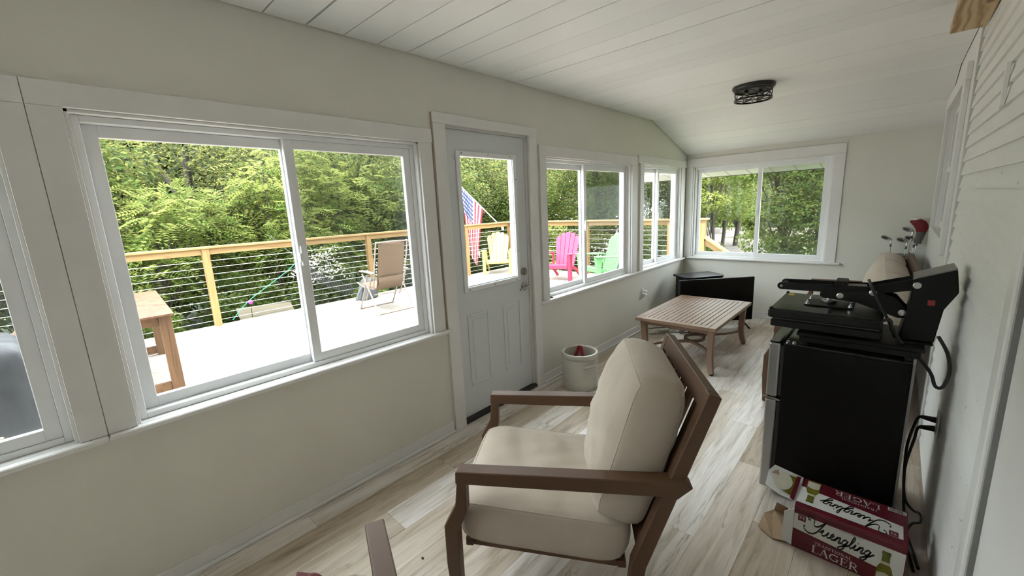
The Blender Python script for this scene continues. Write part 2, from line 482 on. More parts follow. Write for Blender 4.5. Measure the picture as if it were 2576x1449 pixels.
# ------------------------------------------------------------------ windows
def sliding_window(name, label, T, a0, a1, z0, z1, sp, cas, sill, head, screen=True, latch=True):
    """T(a,d,z): a along the wall, d into the room. cas=(left outer,right outer); sill=(start,end); head=(start,end,top)"""
    e = structure(empty(name), label, 'window')
    def bx(nm, m, a, b, d0, d1, c, d, par=e, bev=0.0015):
        mb = MB(); p = [T(A, D, Z) for Z in (c, d) for D in (d0, d1) for A in (a, b)]
        mb.add(p, [(0, 2, 3, 1), (4, 5, 7, 6), (0, 1, 5, 4), (2, 6, 7, 3), (0, 4, 6, 2), (1, 3, 7, 5)])
        return mb.build(nm, m, par, bev)
    # casing boards
    bx('casing_board', TRIM, cas[0], a0, 0.0, 0.018, z0+0.0085, z1)
    bx('casing_board', TRIM, a1, cas[1], 0.0, 0.018, z0+0.0085, z1)
    bx('head_casing', TRIM, head[0], head[1], 0.0, 0.020, z1, head[2])
    # jamb liner
    bx('jamb', TRIM, a0, a0+0.012, -0.135, 0.0, z0, z1); bx('jamb', TRIM, a1-0.012, a1, -0.135, 0.0, z0, z1)
    bx('jamb', TRIM, a0, a1, -0.135, 0.0, z1-0.012, z1)
    bx('sill', TRIM, a0+0.001, a1-0.001, -0.135, 0.0005, z0+0.0005, z0+0.008)
    bx('stool', TRIM, sill[0], sill[1], 0.001, 0.042, z0-0.014, z0+0.008, e, 0.004)
    # vinyl frame
    f0, f1, g0, g1 = a0+0.012, a1-0.012, z0+0.0085, z1-0.012
    fwid = 0.024
    for (A, B, Cc, D) in ((f0, f0+fwid, g0, g1), (f1-fwid, f1, g0, g1), (f0+fwid, f1-fwid, g1-fwid, g1), (f0+fwid, f1-fwid, g0, g0+fwid)):
        bx('frame', VINYL, A, B, -0.120, -0.035, Cc, D, e, 0.002)
    i0, i1, k0, k1 = f0+fwid, f1-fwid, g0+fwid, g1-fwid
    def sash(a, b, d, sw=0.045):
        s = None
        mb = MB()
        for (A, B, Cc, D) in ((a, a+sw, k0, k1), (b-sw, b, k0, k1), (a+sw, b-sw, k1-sw, k1), (a+sw, b-sw, k0, k0+sw)):
            p = [T(x_, y_, z_) for z_ in (Cc, D) for y_ in (d-0.028, d) for x_ in (A, B)]
            mb.add(p, [(0, 2, 3, 1), (4, 5, 7, 6), (0, 1, 5, 4), (2, 6, 7, 3), (0, 4, 6, 2), (1, 3, 7, 5)])
        s = mb.build('sash', VINYL, e, 0.002)
        bx('pane', GLASS, a+sw-0.004, b-sw+0.004, d-0.016, d-0.012, k0+sw-0.004, k1-sw+0.004, s, 0)
        return s
    sl_ = sash(i0, sp+0.02, -0.078)
    sr_ = sash(sp-0.02, i1, -0.044)
    if screen:
        bx('insect_screen', SCREEN, sp+0.02, i1, -0.1145, -0.1135, k0, k1, e, 0)
    if latch:
        zc = (z0+z1)/2
        bx('latch', VINYL, sp-0.012, sp+0.006, -0.044, -0.030, zc-0.05, zc+0.05, sr_, 0.002)
        bx('latch', VINYL, sp-0.022, sp-0.010, -0.044, -0.024, zc-0.03, zc+0.015, sr_, 0.002)
    return e
TL = lambda a, d, z: (d, a, z)
TF = lambda a, d, z: (a, YF-d, z)
sliding_window('window_1', 'white sliding window at the left edge, covered grill outside', TL, *W0, -2.62, (-3.42, -1.7945), (-3.46, -1.7945), (-3.46, -1.7945, 2.035))
sliding_window('window_2', 'large white sliding window left of the door', TL, *W1, -0.966, (-1.793, -0.148), (-1.793, -0.110), (-1.793, -0.142, 2.035))
sliding_window('window_3', 'white sliding window right of the door with pink chair outside', TL, *W2, 1.665, (0.915, 2.632), (0.868, 2.648), (0.910, 2.640, 2.022))
sliding_window('window_4', 'narrow white sliding window in the corner', TL, *W3, 3.32, (2.712, 4.04), (2.652, YF-0.045), (2.664, YF-0.025, 2.040))
sliding_window('window_5', 'wide white sliding window in the end wall', TF, *W4, 0.878, (0.012, 1.70), (0.046, 1.748), (0.021, 1.702, 2.06))
# window between the porch and the old house, seen at a grazing angle
w6 = structure(empty('window_6'), 'old white house window beside the clapboards', 'window')
def wb(nm, m, x0, x1, y0, y1, z0, z1, par=None, bev=0.002): return MB().box(x0, x1, y0, y1, z0, z1).build(nm, m, par or w6, bev)
wb('casing_board', TRIM, XR-0.024, XR, 2.08, 2.22, 1.10, 2.17)
wb('casing_board', TRIM, XR-0.024, XR, 3.45, 3.57, 1.10, 2.17)
wb('head_casing', TRIM, XR-0.026, XR, 2.06, 3.59, 2.17, 2.27)
wb('sill', TRIM, XR-0.024, XR+0.02, 2.221, 3.449, 1.10, 1.20-0.001)
sx = wb('sash', VINYL, XR+0.03, XR+0.06, 2.221, 2.27, 1.201, 2.169)
wb('sash', VINYL, XR+0.03, XR+0.06, 3.40, 3.449, 1.201, 2.169); wb('sash', VINYL, XR+0.03, XR+0.06, 2.271, 3.399, 2.12, 2.169)
wb('sash', VINYL, XR+0.03, XR+0.06, 2.271, 3.399, 1.201, 1.25); wb('sash', VINYL, XR+0.025, XR+0.06, 2.271, 3.399, 1.66, 1.70)
wb('pane', GLASS, XR+0.043, XR+0.047, 2.268, 3.402, 1.248, 2.122, sx, 0)
wb('curtain', mat('plum_curtain', (0.16, 0.05, 0.07), 0.9), XR+0.09, XR+0.11, 2.18, 3.5, 1.15, 2.2, w6, 0)

# ------------------------------------------------------------------ door
d1 = structure(empty('door_1'), 'pale grey half-glass deck door with lever handle', 'door')
DOORP = mat('door_paint', (0.70, 0.725, 0.735), 0.45, var=0.02, scale=3)
LITE = (0.101, 0.630, 1.003, 1.898)
mb = MB()
holes_wall(mb, 0.0, 0.771, 0.030, 2.062, [LITE], lambda m, a, b, c, d: m.box(-0.075, -0.030, a, b, c, d))
slab = mb.build('slab', DOORP, d1)
def ring(nm, m, y0, y1, z0, z1, wd, x0, x1, par, bev):
    mb = MB()
    mb.box(x0, x1, y0, y0+wd, z0, z1).box(x0, x1, y1-wd, y1, z0, z1).box(x0, x1, y0+wd, y1-wd, z0, z0+wd).box(x0, x1, y0+wd, y1-wd, z1-wd, z1)
    return mb.build(nm, m, par, bev)
ring('glazing_frame', VINYL, 0.073, 0.668, 0.960, 1.930, 0.036, -0.030, -0.018, slab, 0.004)
MB().box(-0.055, -0.050, LITE[0]-0.001, LITE[1]+0.001, LITE[2]-0.001, LITE[3]+0.001).build('pane', GLASS, slab)
for (a, b) in ((0.085, 0.302), (0.452, 0.662)):
    ring('panel_moulding', DOORP, a, b, 0.250, 0.795, 0.022, -0.030, -0.0245, slab, 0.0045)
    MB().box(-0.030, -0.026, a+0.045, b-0.045, 0.295, 0.75).build('raised_panel', DOORP, slab, 0.0035)
for y, z in ((0.12, 1.915), (0.37, 1.915), (0.60, 1.915), (0.12, 0.975), (0.37, 0.975), (0.62, 0.975), (0.655, 1.75), (0.655, 1.2)):
    MB().lathe([(0.004, 0), (0.004, 0.001)], n=8, M=Matrix.Translation((-0.018, y, z)) @ Matrix.Rotation(math.pi/2, 4, 'Y')).build('screw_hole', DARK, slab)
SATIN = mat('satin_nickel', (0.42, 0.39, 0.35), 0.32, metal=1.0)
RX = lambda x_, y_, z_: Matrix.Translation((x_, y_, z_)) @ Matrix.Rotation(math.pi/2, 4, 'Y')
db = MB().lathe([(0.031, 0), (0.031, 0.012), (0.026, 0.020), (0.012, 0.022)], n=20, M=RX(-0.030, 0.712, 1.025)).build('deadbolt', SATIN, slab, 0, True)
MB().box(-0.012, 0.010, 0.706, 0.718, 1.005, 1.045).build('thumb_turn', SATIN, db, 0.002)
hd = MB().lathe([(0.033, 0), (0.033, 0.010), (0.024, 0.018), (0.012, 0.022), (0.012, 0.05)], n=20, M=RX(-0.030, 0.712, 0.900)).build('handle_rose', SATIN, slab, 0, True)
MB().tube(smooth_path([(0.022, 0.712, 0.900), (0.028, 0.69, 0.903), (0.026, 0.65, 0.899), (0.022, 0.61, 0.893)], 4), [0.011]*4+[0.010]*5+[0.008]*4, 8).build('lever', SATIN, hd, 0, True)
MB().box(-0.10, -0.03, 0.772, 0.783, 0.8, 1.1).build('strike_plate', mat('brass', (0.45, 0.33, 0.16), 0.4, metal=0.9), d1)
# frame, casing, threshold
FRM = mat('door_frame_wood', (0.46, 0.38, 0.28), 0.6)
MB().box(-0.13, -0.020, -0.03, -0.004, 0.0, 2.085).box(-0.13, -0.020, 0.775, 0.801, 0.0, 2.085).box(-0.13, -0.020, -0.004, 0.775, 2.064, 2.085).build('frame', TRIM, d1)
MB().box(-0.076, -0.060, -0.004, 0.0, 0.0, 2.064).box(-0.076, -0.060, 0.771, 0.775, 0.0, 2.064).build('weather_strip', FRM, d1)
MB().box(-0.020, 0.018, -0.125, -0.028, 0.0, 2.078).build('casing_board', TRIM, d1, 0.002)
MB().box(-0.0, 0.018, 0.790, 0.880, 0.0, 2.078).build('casing_board', TRIM, d1, 0.002)
MB().box(-0.0, 0.020, -0.129, 0.884, 2.078, 2.140).build('head_casing', TRIM, d1, 0.002)
MB().box(0.0, 0.012, -0.1315, -0.126, 0.75, 2.139).build('unpainted_edge', FRM, d1)
MB().box(-0.139, 0.012, -0.028, 0.800, 0.001, 0.026).build('threshold', RUBBER, d1, 0.004)

# door casing on the clapboard wall close to the viewer
t2 = structure(empty('trim_2'), 'white layered door casing on the clapboard wall, right edge', 'door casing')
MB().box(XR-0.022, XR, -0.285, -0.16, 0.0, 2.28).build('casing_board', TRIM, t2, 0.003)
MB().box(XR-0.034, XR-0.022, -0.320, -0.275, 0.0, 2.28).build('back_band', TRIM, t2, 0.004)
MB().box(XR-0.012, XR, -0.46, -0.322, 0.0, 2.28).build('jamb', TRIM, t2, 0.003)
MB().box(XR-0.028, XR, -1.25, -0.464, 0.0, 2.28).build('door_leaf', TRIM, t2, 0.003)
# ------------------------------------------------------------------ outside: ground, deck, railing
ZD, ZG = -0.015, -1.35
def ground_mat():
    m, nt, b = nt_new('lawn_and_drive')
    v = _coord(nt)
    g = _ramp(nt, _noise(nt, v, 1.2, 6, 0.7), [(0.3, (0.030, 0.052, 0.009)), (0.55, (0.062, 0.095, 0.018)), (0.75, (0.10, 0.125, 0.03))])
    nt.links.new(g, b.inputs['Base Color']); b.inputs['Roughness'].default_value = 0.9
    _bump(nt, b, _noise(nt, v, 30, 4), 0.6, 0.05)
    return m
mb = MB()
def gz(x, y):
    # falls away on the left of the deck, nearly level towards the road
    return ZG-0.9*max(0, min(1, (-x-7)/8))+0.12*math.sin(x*0.7)*math.cos(y*0.5)
N = 48; xs = [-45+i*70/N for i in range(N+1)]; ys = [-30+j*110/N for j in range(N+1)]
mb.add([(x, y, gz(x, y)) for y in ys for x in xs], [(j*(N+1)+i, j*(N+1)+i+1, (j+1)*(N+1)+i+1, (j+1)*(N+1)+i) for j in range(N) for i in range(N)])
structure(mb.build('ground', ground_mat(), None, 0, True), 'green lawn around the house', 'lawn')
DRV = mat('driveway_gravel', (0.15, 0.13, 0.115), 0.9, var=0.15, scale=3, bump=0.3)
def strip(name, pts, label, cat, m, dz=0.05):
    mb = MB(); vv = []
    for (xa, xb, y) in pts: vv += [(xa, y, max(gz(xa, y), gz(xb, y))+dz), (xb, y, max(gz(xa, y), gz(xb, y))+dz)]
    n = len(pts); top = [(2*i, 2*i+1, 2*i+3, 2*i+2) for i in range(n-1)]
    mb.add(vv, top); mb.add([(a, b, c-0.25) for a, b, c in vv], top)
    return structure(mb.build(name, m, None, 0, True), label, cat)
strip('driveway', [(-3.2, -0.6, 8), (-3.6, -1.0, 14), (-4.3, -1.5, 19), (-5.6, -1.9, 24), (-8, -2.2, 29), (-12.5, -2.6, 34)], 'pale gravel driveway leading to the road', 'driveway', DRV)
strip('road', [(-30, 20, 34), (-30, 20, 37), (-30, 20, 41)], 'pale sunlit road at the end of the driveway', 'road', DRV, 0.07)

DECKW = wood_mat('deck_wood', (0.36, 0.315, 0.275), (0.43, 0.39, 0.35), (0.25, 0.205, 0.17), 0.75, 1, 2.0, False)
RAILW = wood_mat('rail_pine', (0.28, 0.175, 0.065), (0.34, 0.225, 0.095), (0.175, 0.095, 0.03), 0.65, 1, 1.6, True)
RAILX = wood_mat('rail_pine_x', (0.28, 0.175, 0.065), (0.34, 0.225, 0.095), (0.175, 0.095, 0.03), 0.65, 0, 1.6, True)
POSTW = wood_mat('post_pine', (0.27, 0.16, 0.057), (0.325, 0.21, 0.083), (0.165, 0.088, 0.027), 0.65, 2, 1.6, True)
RX0, YE = -5.27, 6.17
dk = structure(MB().box(RX0-0.02, -0.15, -7.0, YE+0.05, ZD-0.22, ZD-0.045).build('deck', DARK), 'weathered wood deck of long boards outside the windows', 'deck')
x = -0.146; i = 0
while x > RX0-0.06:
    ln = [(-7.0, YE+0.08)] if i % 3 == 0 else ([(-7.0, 1.2), (1.203, YE+0.08)] if i % 3 == 1 else [(-7.0, -2.4), (-2.397, YE+0.08)])
    for a, b in ln:
        o = MB().box(-0.0655, 0.0655, -(b-a)/2, (b-a)/2, -0.032, 0).build('deck_board', DECKW, dk, 0.003)
        o.location = (x-0.07, (a+b)/2, ZD-random.uniform(0, 0.002))
    x -= 0.1405; i += 1

rl = tag(empty('cable_railing', (RX0, 0, ZD)), 'new pine deck railing with steel cables and square posts', 'railing')
ztop = 1.185-ZD
def rp(nm, m, x0, x1, y0, y1, z0, z1, bev=0.004):
    return MB().box(x0-RX0, x1-RX0, y0, y1, z0, z1).build(nm, m, rl, bev)
px = 0.045
for y in (-5.4, -2.92, -0.40, 2.18, 4.66, YE):
    rp('post', POSTW, RX0-px, RX0+px, y-px, y+px, 0.0, ztop-0.032)
for x in (-2.90, -1.02, -0.42):
    rp('post', POSTW, x-px, x+px, YE-px, YE+px, 0.0, ztop-0.032)
rp('cap_rail', RAILW, RX0-0.075, RX0+0.075, -7.0, YE+0.075, ztop-0.032, ztop)
rp('cap_rail', RAILX, RX0+0.076, -0.33, YE-0.075, YE+0.075, ztop-0.032, ztop)
ps = [-7.0, -5.4, -2.92, -0.40, 2.18, 4.66, YE]
for a, b in zip(ps[:-1], ps[1:]):
    rp('face_rail', RAILW, RX0-0.018, RX0+0.02, a+px, b-px, ztop-0.032-0.089, ztop-0.033)
xp = [RX0, -2.90, -1.02, -0.42]
for a, b in zip(xp[:-1], xp[1:]):
    rp('face_rail', RAILX, a+px, b-px, YE-0.018, YE+0.02, ztop-0.032-0.089, ztop-0.033)
STEEL = mat('steel_cable', (0.62, 0.62, 0.62), 0.35, metal=0.9)
for k in range(10):
    z = 0.085+k*(ztop-0.2)/10
    MB().tube([(0, -7.0, z), (0, YE-px, z)], 0.0042, 6).build('cable', STEEL, rl, 0, True)
    MB().tube([(px, YE, z), (-0.465-RX0, YE, z)], 0.0042, 6).build('cable', STEEL, rl, 0, True)
# stairs rail going down to the right behind the newel post
MB().sweep([(-0.375-RX0, YE, 0.86), (1.3-RX0, YE, -0.28)], 0.14, 0.034).build('stair_cap_rail', RAILX, rl, 0.003)
MB().sweep([(-0.375-RX0, YE, 0.785), (1.3-RX0, YE, -0.355)], 0.038, 0.10).build('stair_face_rail', RAILX, rl, 0.003)
rp('stair_post', POSTW, 1.25, 1.34, YE-px, YE+px, ZG-ZD+0.02, -0.37)

# eave outside the end wall, with soffit panels and gutter
ev = structure(empty('eave', (0, YF+0.14, 0)), 'white vented soffit and gutter above the end window', 'eave')
SOF = mat('soffit_white', (0.62, 0.62, 0.58), 0.5, var=0.02)
y0e, y1e = 0.0, 0.46
for i in range(16):
    x = -0.9+i*0.26
    o = MB().prism([(y0e, 1.905), (y1e, 1.838), (y1e, 1.850), (y0e, 1.917)], x+0.008, x+0.252, 'yz').build('soffit_panel', SOF, ev)
    MB().prism([(y0e, 1.909), (y1e, 1.842), (y1e, 1.856), (y0e, 1.923)], x-0.01, x+0.01, 'yz').build('soffit_groove', mat('soffit_groove', (0.42, 0.42, 0.40), 0.6), ev)
MB().box(-0.95, 3.2, y1e, y1e+0.012, 1.830, 2.00).build('fascia', mat('fascia_dark', (0.10, 0.10, 0.095), 0.5), ev)
MB().prism([(y1e+0.013, 1.86), (y1e+0.09, 1.86), (y1e+0.12, 1.96), (y1e+0.013, 1.96)], -0.95, 3.2, 'yz').build('gutter', SOF, ev, 0.004)
MB().box(-0.11, -0.03, y1e+0.02, y1e+0.08, -1.2, 1.86).build('downspout', SOF, ev, 0.006)
structure(MB().prism([(-0.35, 2.60), (XR+0.2, 2.95), (XR+0.2, 3.0), (-0.35, 2.65)], YB-0.4, YF+0.7, 'xz').build('roof_blocker', mat('roof_blocker_dark', (0.10, 0.09, 0.085), 0.9)), 'unseen dark slab added over the porch to block light', 'roof_blocker')  # unseen slab added above the ceiling to keep daylight out

# ------------------------------------------------------------------ plants
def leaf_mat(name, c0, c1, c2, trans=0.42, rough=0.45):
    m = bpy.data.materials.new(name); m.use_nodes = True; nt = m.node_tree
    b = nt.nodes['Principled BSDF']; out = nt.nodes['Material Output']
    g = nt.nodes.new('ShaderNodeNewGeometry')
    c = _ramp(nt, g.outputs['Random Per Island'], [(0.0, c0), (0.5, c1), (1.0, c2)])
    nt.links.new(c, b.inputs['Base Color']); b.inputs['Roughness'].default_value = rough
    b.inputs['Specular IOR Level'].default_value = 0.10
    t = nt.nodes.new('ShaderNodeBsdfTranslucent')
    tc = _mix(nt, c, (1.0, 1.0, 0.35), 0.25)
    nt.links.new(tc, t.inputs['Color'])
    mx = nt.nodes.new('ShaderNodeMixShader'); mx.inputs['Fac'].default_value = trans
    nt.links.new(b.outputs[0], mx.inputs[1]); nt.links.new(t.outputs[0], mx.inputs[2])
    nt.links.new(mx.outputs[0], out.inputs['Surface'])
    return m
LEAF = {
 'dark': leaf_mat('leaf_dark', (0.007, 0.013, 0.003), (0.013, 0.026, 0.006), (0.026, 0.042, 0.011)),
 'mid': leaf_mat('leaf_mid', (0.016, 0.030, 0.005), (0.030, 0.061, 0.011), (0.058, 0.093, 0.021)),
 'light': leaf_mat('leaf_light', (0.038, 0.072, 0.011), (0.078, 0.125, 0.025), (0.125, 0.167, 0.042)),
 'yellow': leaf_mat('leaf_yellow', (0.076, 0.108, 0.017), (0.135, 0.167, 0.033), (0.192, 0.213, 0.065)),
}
BARK = mat('bark', (0.045, 0.037, 0.03), 0.9, var=0.3, scale=12, bump=0.6, bscale=25)

def leaf_mesh(name, C, A, Nn, Ln, Wd, m, parent):
    """C centres, A length directions, Nn normals (n,3); Ln, Wd sizes"""
    n = len(C)
    S = np.cross(A, Nn); S /= np.linalg.norm(S, axis=1, keepdims=True)+1e-9
    U = np.cross(S, A)
    h = 0.12*Ln[:, None]*U
    v = np.empty((n, 4, 3))
    v[:, 0] = C-A*Ln[:, None]*0.5
    v[:, 1] = C+S*Wd[:, None]*0.5+h
    v[:, 2] = C+A*Ln[:, None]*0.5
    v[:, 3] = C-S*Wd[:, None]*0.5+h
    me = bpy.data.meshes.new(name)
    me.vertices.add(4*n); me.vertices.foreach_set('co', v.reshape(-1))
    me.loops.add(6*n); me.polygons.add(2*n)
    base = np.arange(n)[:, None]*4
    li = (base+np.array([[0, 1, 2, 0, 2, 3]])).reshape(-1)
    me.loops.foreach_set('vertex_index', li.astype(np.int32))
    me.polygons.foreach_set('loop_start', (np.arange(2*n)*3).astype(np.int32))
    me.materials.append(m); me.update(calc_edges=True)
    o = bpy.data.objects.new(name, me); COL.objects.link(o); o.parent = parent
    o['kind'] = 'stuff'
    return o
def unit(v): return v/(np.linalg.norm(v, axis=-1, keepdims=True)+1e-9)
def plant(name, label, cat, loc, height, rad, kind, n, leaf=0.10, z0=0.25, pinnate=False, seed=1, lobes=26, trunk=0.10, group=None, droop=0.0, squash=0.75):
    rg = np.random.default_rng(seed)
    if cat == 'tree' and loc[0] < -8: height *= 0.80
    zb = gz(loc[0], loc[1])
    if loc[1] < 30 and leaf < 0.2 and not pinnate: leaf *= 0.74; n = int(n*1.55)
    e = tag(empty(name, (loc[0], loc[1], zb)), label, cat, group)
    hc = height*(z0+1)/2; hh = height*(1-z0)/2
    # lobe centres inside the crown
    d = unit(rg.normal(size=(lobes, 3))); rr = rg.random(lobes)**0.4
    lc = d*rr[:, None]*np.array([rad*0.78, rad*0.78, hh*0.82])+np.array([0, 0, hc])
    lr = rad*(0.26+0.20*rg.random(lobes))
    # trunk and limbs
    mb = MB()
    th = min(height*0.8, hc+hh*0.5)
    mb.tube(smooth_path([(0, 0, -0.05), (0.06*rad, -0.03, th*0.4), (-0.04*rad, 0.05, th*0.75), (0, 0, th)], 4), [trunk*(1-0.75*i/12) for i in range(13)], 8)
    for i in range(min(lobes, 14)):
        c = lc[i]; zt = min(max(c[2]*0.55, z0*height*0.6), th*0.9)
        mb.tube(smooth_path([(0, 0, zt), tuple(c*np.array([.5, .5, 0])+np.array([0, 0, (zt+c[2])/2+0.08*rad])), tuple(c)], 3), [trunk*0.32, trunk*.3, trunk*.27, trunk*0.24, trunk*.2, trunk*.16, trunk*0.10], 5)
    mb.build('trunk' if cat == 'tree' else 'stem', BARK, e, 0, True)
    # leaves
    if pinnate:
        nf = n//13; L = rg.integers(0, lobes, nf)
        dr = unit(rg.normal(size=(nf, 3))+np.array([0, 0, 0.5]))
        base = lc[L]+dr*(lr[L]*(0.35+0.65*rg.random(nf)))[:, None]
        ax = unit(dr*np.array([1, 1, 0.25])+rg.normal(size=(nf, 3))*0.35+np.array([0, 0, -0.05]))
        nm = unit(np.array([[0, 0, 1.0]])+rg.normal(size=(nf, 3))*0.35)
        sd = unit(np.cross(ax, nm)); fl_ = 0.36*(0.7+0.6*rg.random(nf))
        C = []; A = []; Nn = []; Ln = []
        for k in range(13):
            if k == 12: t = 1.0; q = ax; off = 0
            else:
                t = 0.16+0.8*(k//2)/6; s_ = 1 if k % 2 else -1
                q = unit(sd*s_+ax*0.45); off = 0.5
            C.append(base+ax*(fl_*t)[:, None]-np.array([[0, 0, 1]])*(fl_*t*t*0.3)[:, None]+q*leaf*off); A.append(q)
            Nn.append(unit(nm+rg.normal(size=(nf, 3))*0.12)); Ln.append(np.full(nf, leaf)*(1.0-0.35*abs(t-0.5)))
        C = np.concatenate(C); A = np.concatenate(A); Nn = np.concatenate(Nn); Ln = np.concatenate(Ln); Wd = Ln*0.36
    else:
        L = rg.integers(0, lobes, n)
        dr = unit(rg.normal(size=(n, 3)))
        C = lc[L]+dr*np.array([1, 1, squash])*(lr[L]*(0.45+0.55*rg.random(n)**0.5))[:, None]
        nm = unit(dr*0.55+np.array([0, 0, 0.75])+rg.normal(size=(n, 3))*0.42)
        ax = unit(np.cross(nm, rg.normal(size=(n, 3)))); ax = unit(ax-np.array([0, 0, 1])*droop)
        A = ax; Nn = nm; Ln = leaf*(0.65+0.7*rg.random(n)); Wd = Ln*0.6
    leaf_mesh('foliage', C, A, Nn, Ln, Wd, LEAF[kind], e)
    return e
G1 = 'trees beyond the deck'
T = 'tree'
# big wood behind, left side
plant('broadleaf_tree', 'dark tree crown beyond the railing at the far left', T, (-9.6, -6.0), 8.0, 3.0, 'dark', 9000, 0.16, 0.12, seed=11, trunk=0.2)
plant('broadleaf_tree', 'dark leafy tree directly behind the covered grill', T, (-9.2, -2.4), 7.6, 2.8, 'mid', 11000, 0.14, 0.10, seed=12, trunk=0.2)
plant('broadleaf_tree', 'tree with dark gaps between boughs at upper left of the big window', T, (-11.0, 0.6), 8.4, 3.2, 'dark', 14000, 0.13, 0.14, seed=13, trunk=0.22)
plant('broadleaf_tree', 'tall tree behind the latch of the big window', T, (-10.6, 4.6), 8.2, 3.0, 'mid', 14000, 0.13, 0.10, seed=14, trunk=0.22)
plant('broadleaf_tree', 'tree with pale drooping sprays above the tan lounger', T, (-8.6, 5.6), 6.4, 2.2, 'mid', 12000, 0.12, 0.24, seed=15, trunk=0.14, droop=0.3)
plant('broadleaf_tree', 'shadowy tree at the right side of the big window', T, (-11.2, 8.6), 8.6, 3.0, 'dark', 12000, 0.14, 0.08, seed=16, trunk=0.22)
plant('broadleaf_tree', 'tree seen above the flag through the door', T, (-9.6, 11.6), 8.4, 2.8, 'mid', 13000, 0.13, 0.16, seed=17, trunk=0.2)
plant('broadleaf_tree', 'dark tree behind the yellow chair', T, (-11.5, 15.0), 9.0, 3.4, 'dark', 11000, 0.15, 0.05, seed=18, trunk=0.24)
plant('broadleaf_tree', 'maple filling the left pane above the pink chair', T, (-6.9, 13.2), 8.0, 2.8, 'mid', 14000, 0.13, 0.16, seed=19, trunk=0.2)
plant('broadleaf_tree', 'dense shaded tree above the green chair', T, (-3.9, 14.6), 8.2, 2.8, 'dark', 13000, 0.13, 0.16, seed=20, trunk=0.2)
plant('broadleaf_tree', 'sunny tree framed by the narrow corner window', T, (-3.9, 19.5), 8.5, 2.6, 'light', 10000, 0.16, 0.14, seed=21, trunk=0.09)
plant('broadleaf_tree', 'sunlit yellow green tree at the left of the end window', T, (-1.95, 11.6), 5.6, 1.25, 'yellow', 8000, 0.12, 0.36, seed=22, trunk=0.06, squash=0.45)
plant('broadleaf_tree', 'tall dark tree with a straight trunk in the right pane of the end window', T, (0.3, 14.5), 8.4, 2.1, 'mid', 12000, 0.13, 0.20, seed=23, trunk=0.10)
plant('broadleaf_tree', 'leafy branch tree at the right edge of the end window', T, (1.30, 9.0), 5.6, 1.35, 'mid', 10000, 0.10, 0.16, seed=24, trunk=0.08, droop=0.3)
plant('broadleaf_tree', 'leafy tree close behind the middle of the right pane of the end window', T, (0.25, 9.4), 5.4, 1.25, 'light', 9000, 0.10, 0.16, seed=35, trunk=0.07, droop=0.2)
plant('broadleaf_tree', 'bluish green tree across the road, left', T, (-8.5, 47), 13, 5.0, 'mid', 9000, 0.34, 0.05, seed=25, trunk=0.3)
plant('broadleaf_tree', 'dark round tree across the road, centre', T, (-3.6, 44), 11, 4.2, 'dark', 9000, 0.30, 0.05, seed=26, trunk=0.3)
plant('broadleaf_tree', 'tree across the road behind the straight trunk', T, (2.0, 46), 14, 5.0, 'dark', 9000, 0.34, 0.05, seed=27, trunk=0.3)
plant('broadleaf_tree', 'tall back tree above the driveway', T, (-11.0, 34), 13, 5.0, 'dark', 9000, 0.30, 0.05, seed=28, trunk=0.3)
plant('broadleaf_tree', 'back row tree at far left beyond the grill', T, (-14.5, -5.0), 9.5, 4.2, 'dark', 8000, 0.22, 0.02, seed=29, trunk=0.3)
plant('broadleaf_tree', 'back row tree behind the plywood table', T, (-15.0, 2.2), 9.8, 4.4, 'dark', 9000, 0.22, 0.02, seed=30, trunk=0.3)
plant('broadleaf_tree', 'back row tree behind the tan lounger', T, (-15.5, 9.0), 10.0, 4.4, 'dark', 9000, 0.22, 0.02, seed=31, trunk=0.3)
plant('broadleaf_tree', 'back row tree behind the flag', T, (-15.0, 16.5), 10.5, 4.4, 'dark', 9000, 0.22, 0.02, seed=32, trunk=0.3)
plant('broadleaf_tree', 'back row tree behind the pink chair', T, (-9.5, 20.5), 10.5, 4.2, 'dark', 9000, 0.22, 0.02, seed=33, trunk=0.3)
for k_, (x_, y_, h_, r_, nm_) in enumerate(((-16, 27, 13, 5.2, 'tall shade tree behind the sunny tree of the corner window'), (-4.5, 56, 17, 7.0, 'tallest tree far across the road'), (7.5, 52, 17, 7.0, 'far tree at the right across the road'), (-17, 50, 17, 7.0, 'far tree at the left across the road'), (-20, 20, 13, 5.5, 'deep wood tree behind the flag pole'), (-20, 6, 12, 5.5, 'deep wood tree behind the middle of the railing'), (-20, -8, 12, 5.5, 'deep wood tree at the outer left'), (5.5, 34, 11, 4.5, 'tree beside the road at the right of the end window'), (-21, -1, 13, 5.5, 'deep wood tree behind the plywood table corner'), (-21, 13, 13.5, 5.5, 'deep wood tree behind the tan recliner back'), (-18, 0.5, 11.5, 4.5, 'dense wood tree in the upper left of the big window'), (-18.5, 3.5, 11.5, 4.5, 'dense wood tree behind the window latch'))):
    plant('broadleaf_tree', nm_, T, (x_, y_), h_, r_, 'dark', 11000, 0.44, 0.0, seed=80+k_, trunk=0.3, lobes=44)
plant('broadleaf_tree', 'bright young tree beside the driveway', T, (-4.6, 24.5), 6.5, 2.4, 'light', 7000, 0.18, 0.10, seed=34, trunk=0.14)
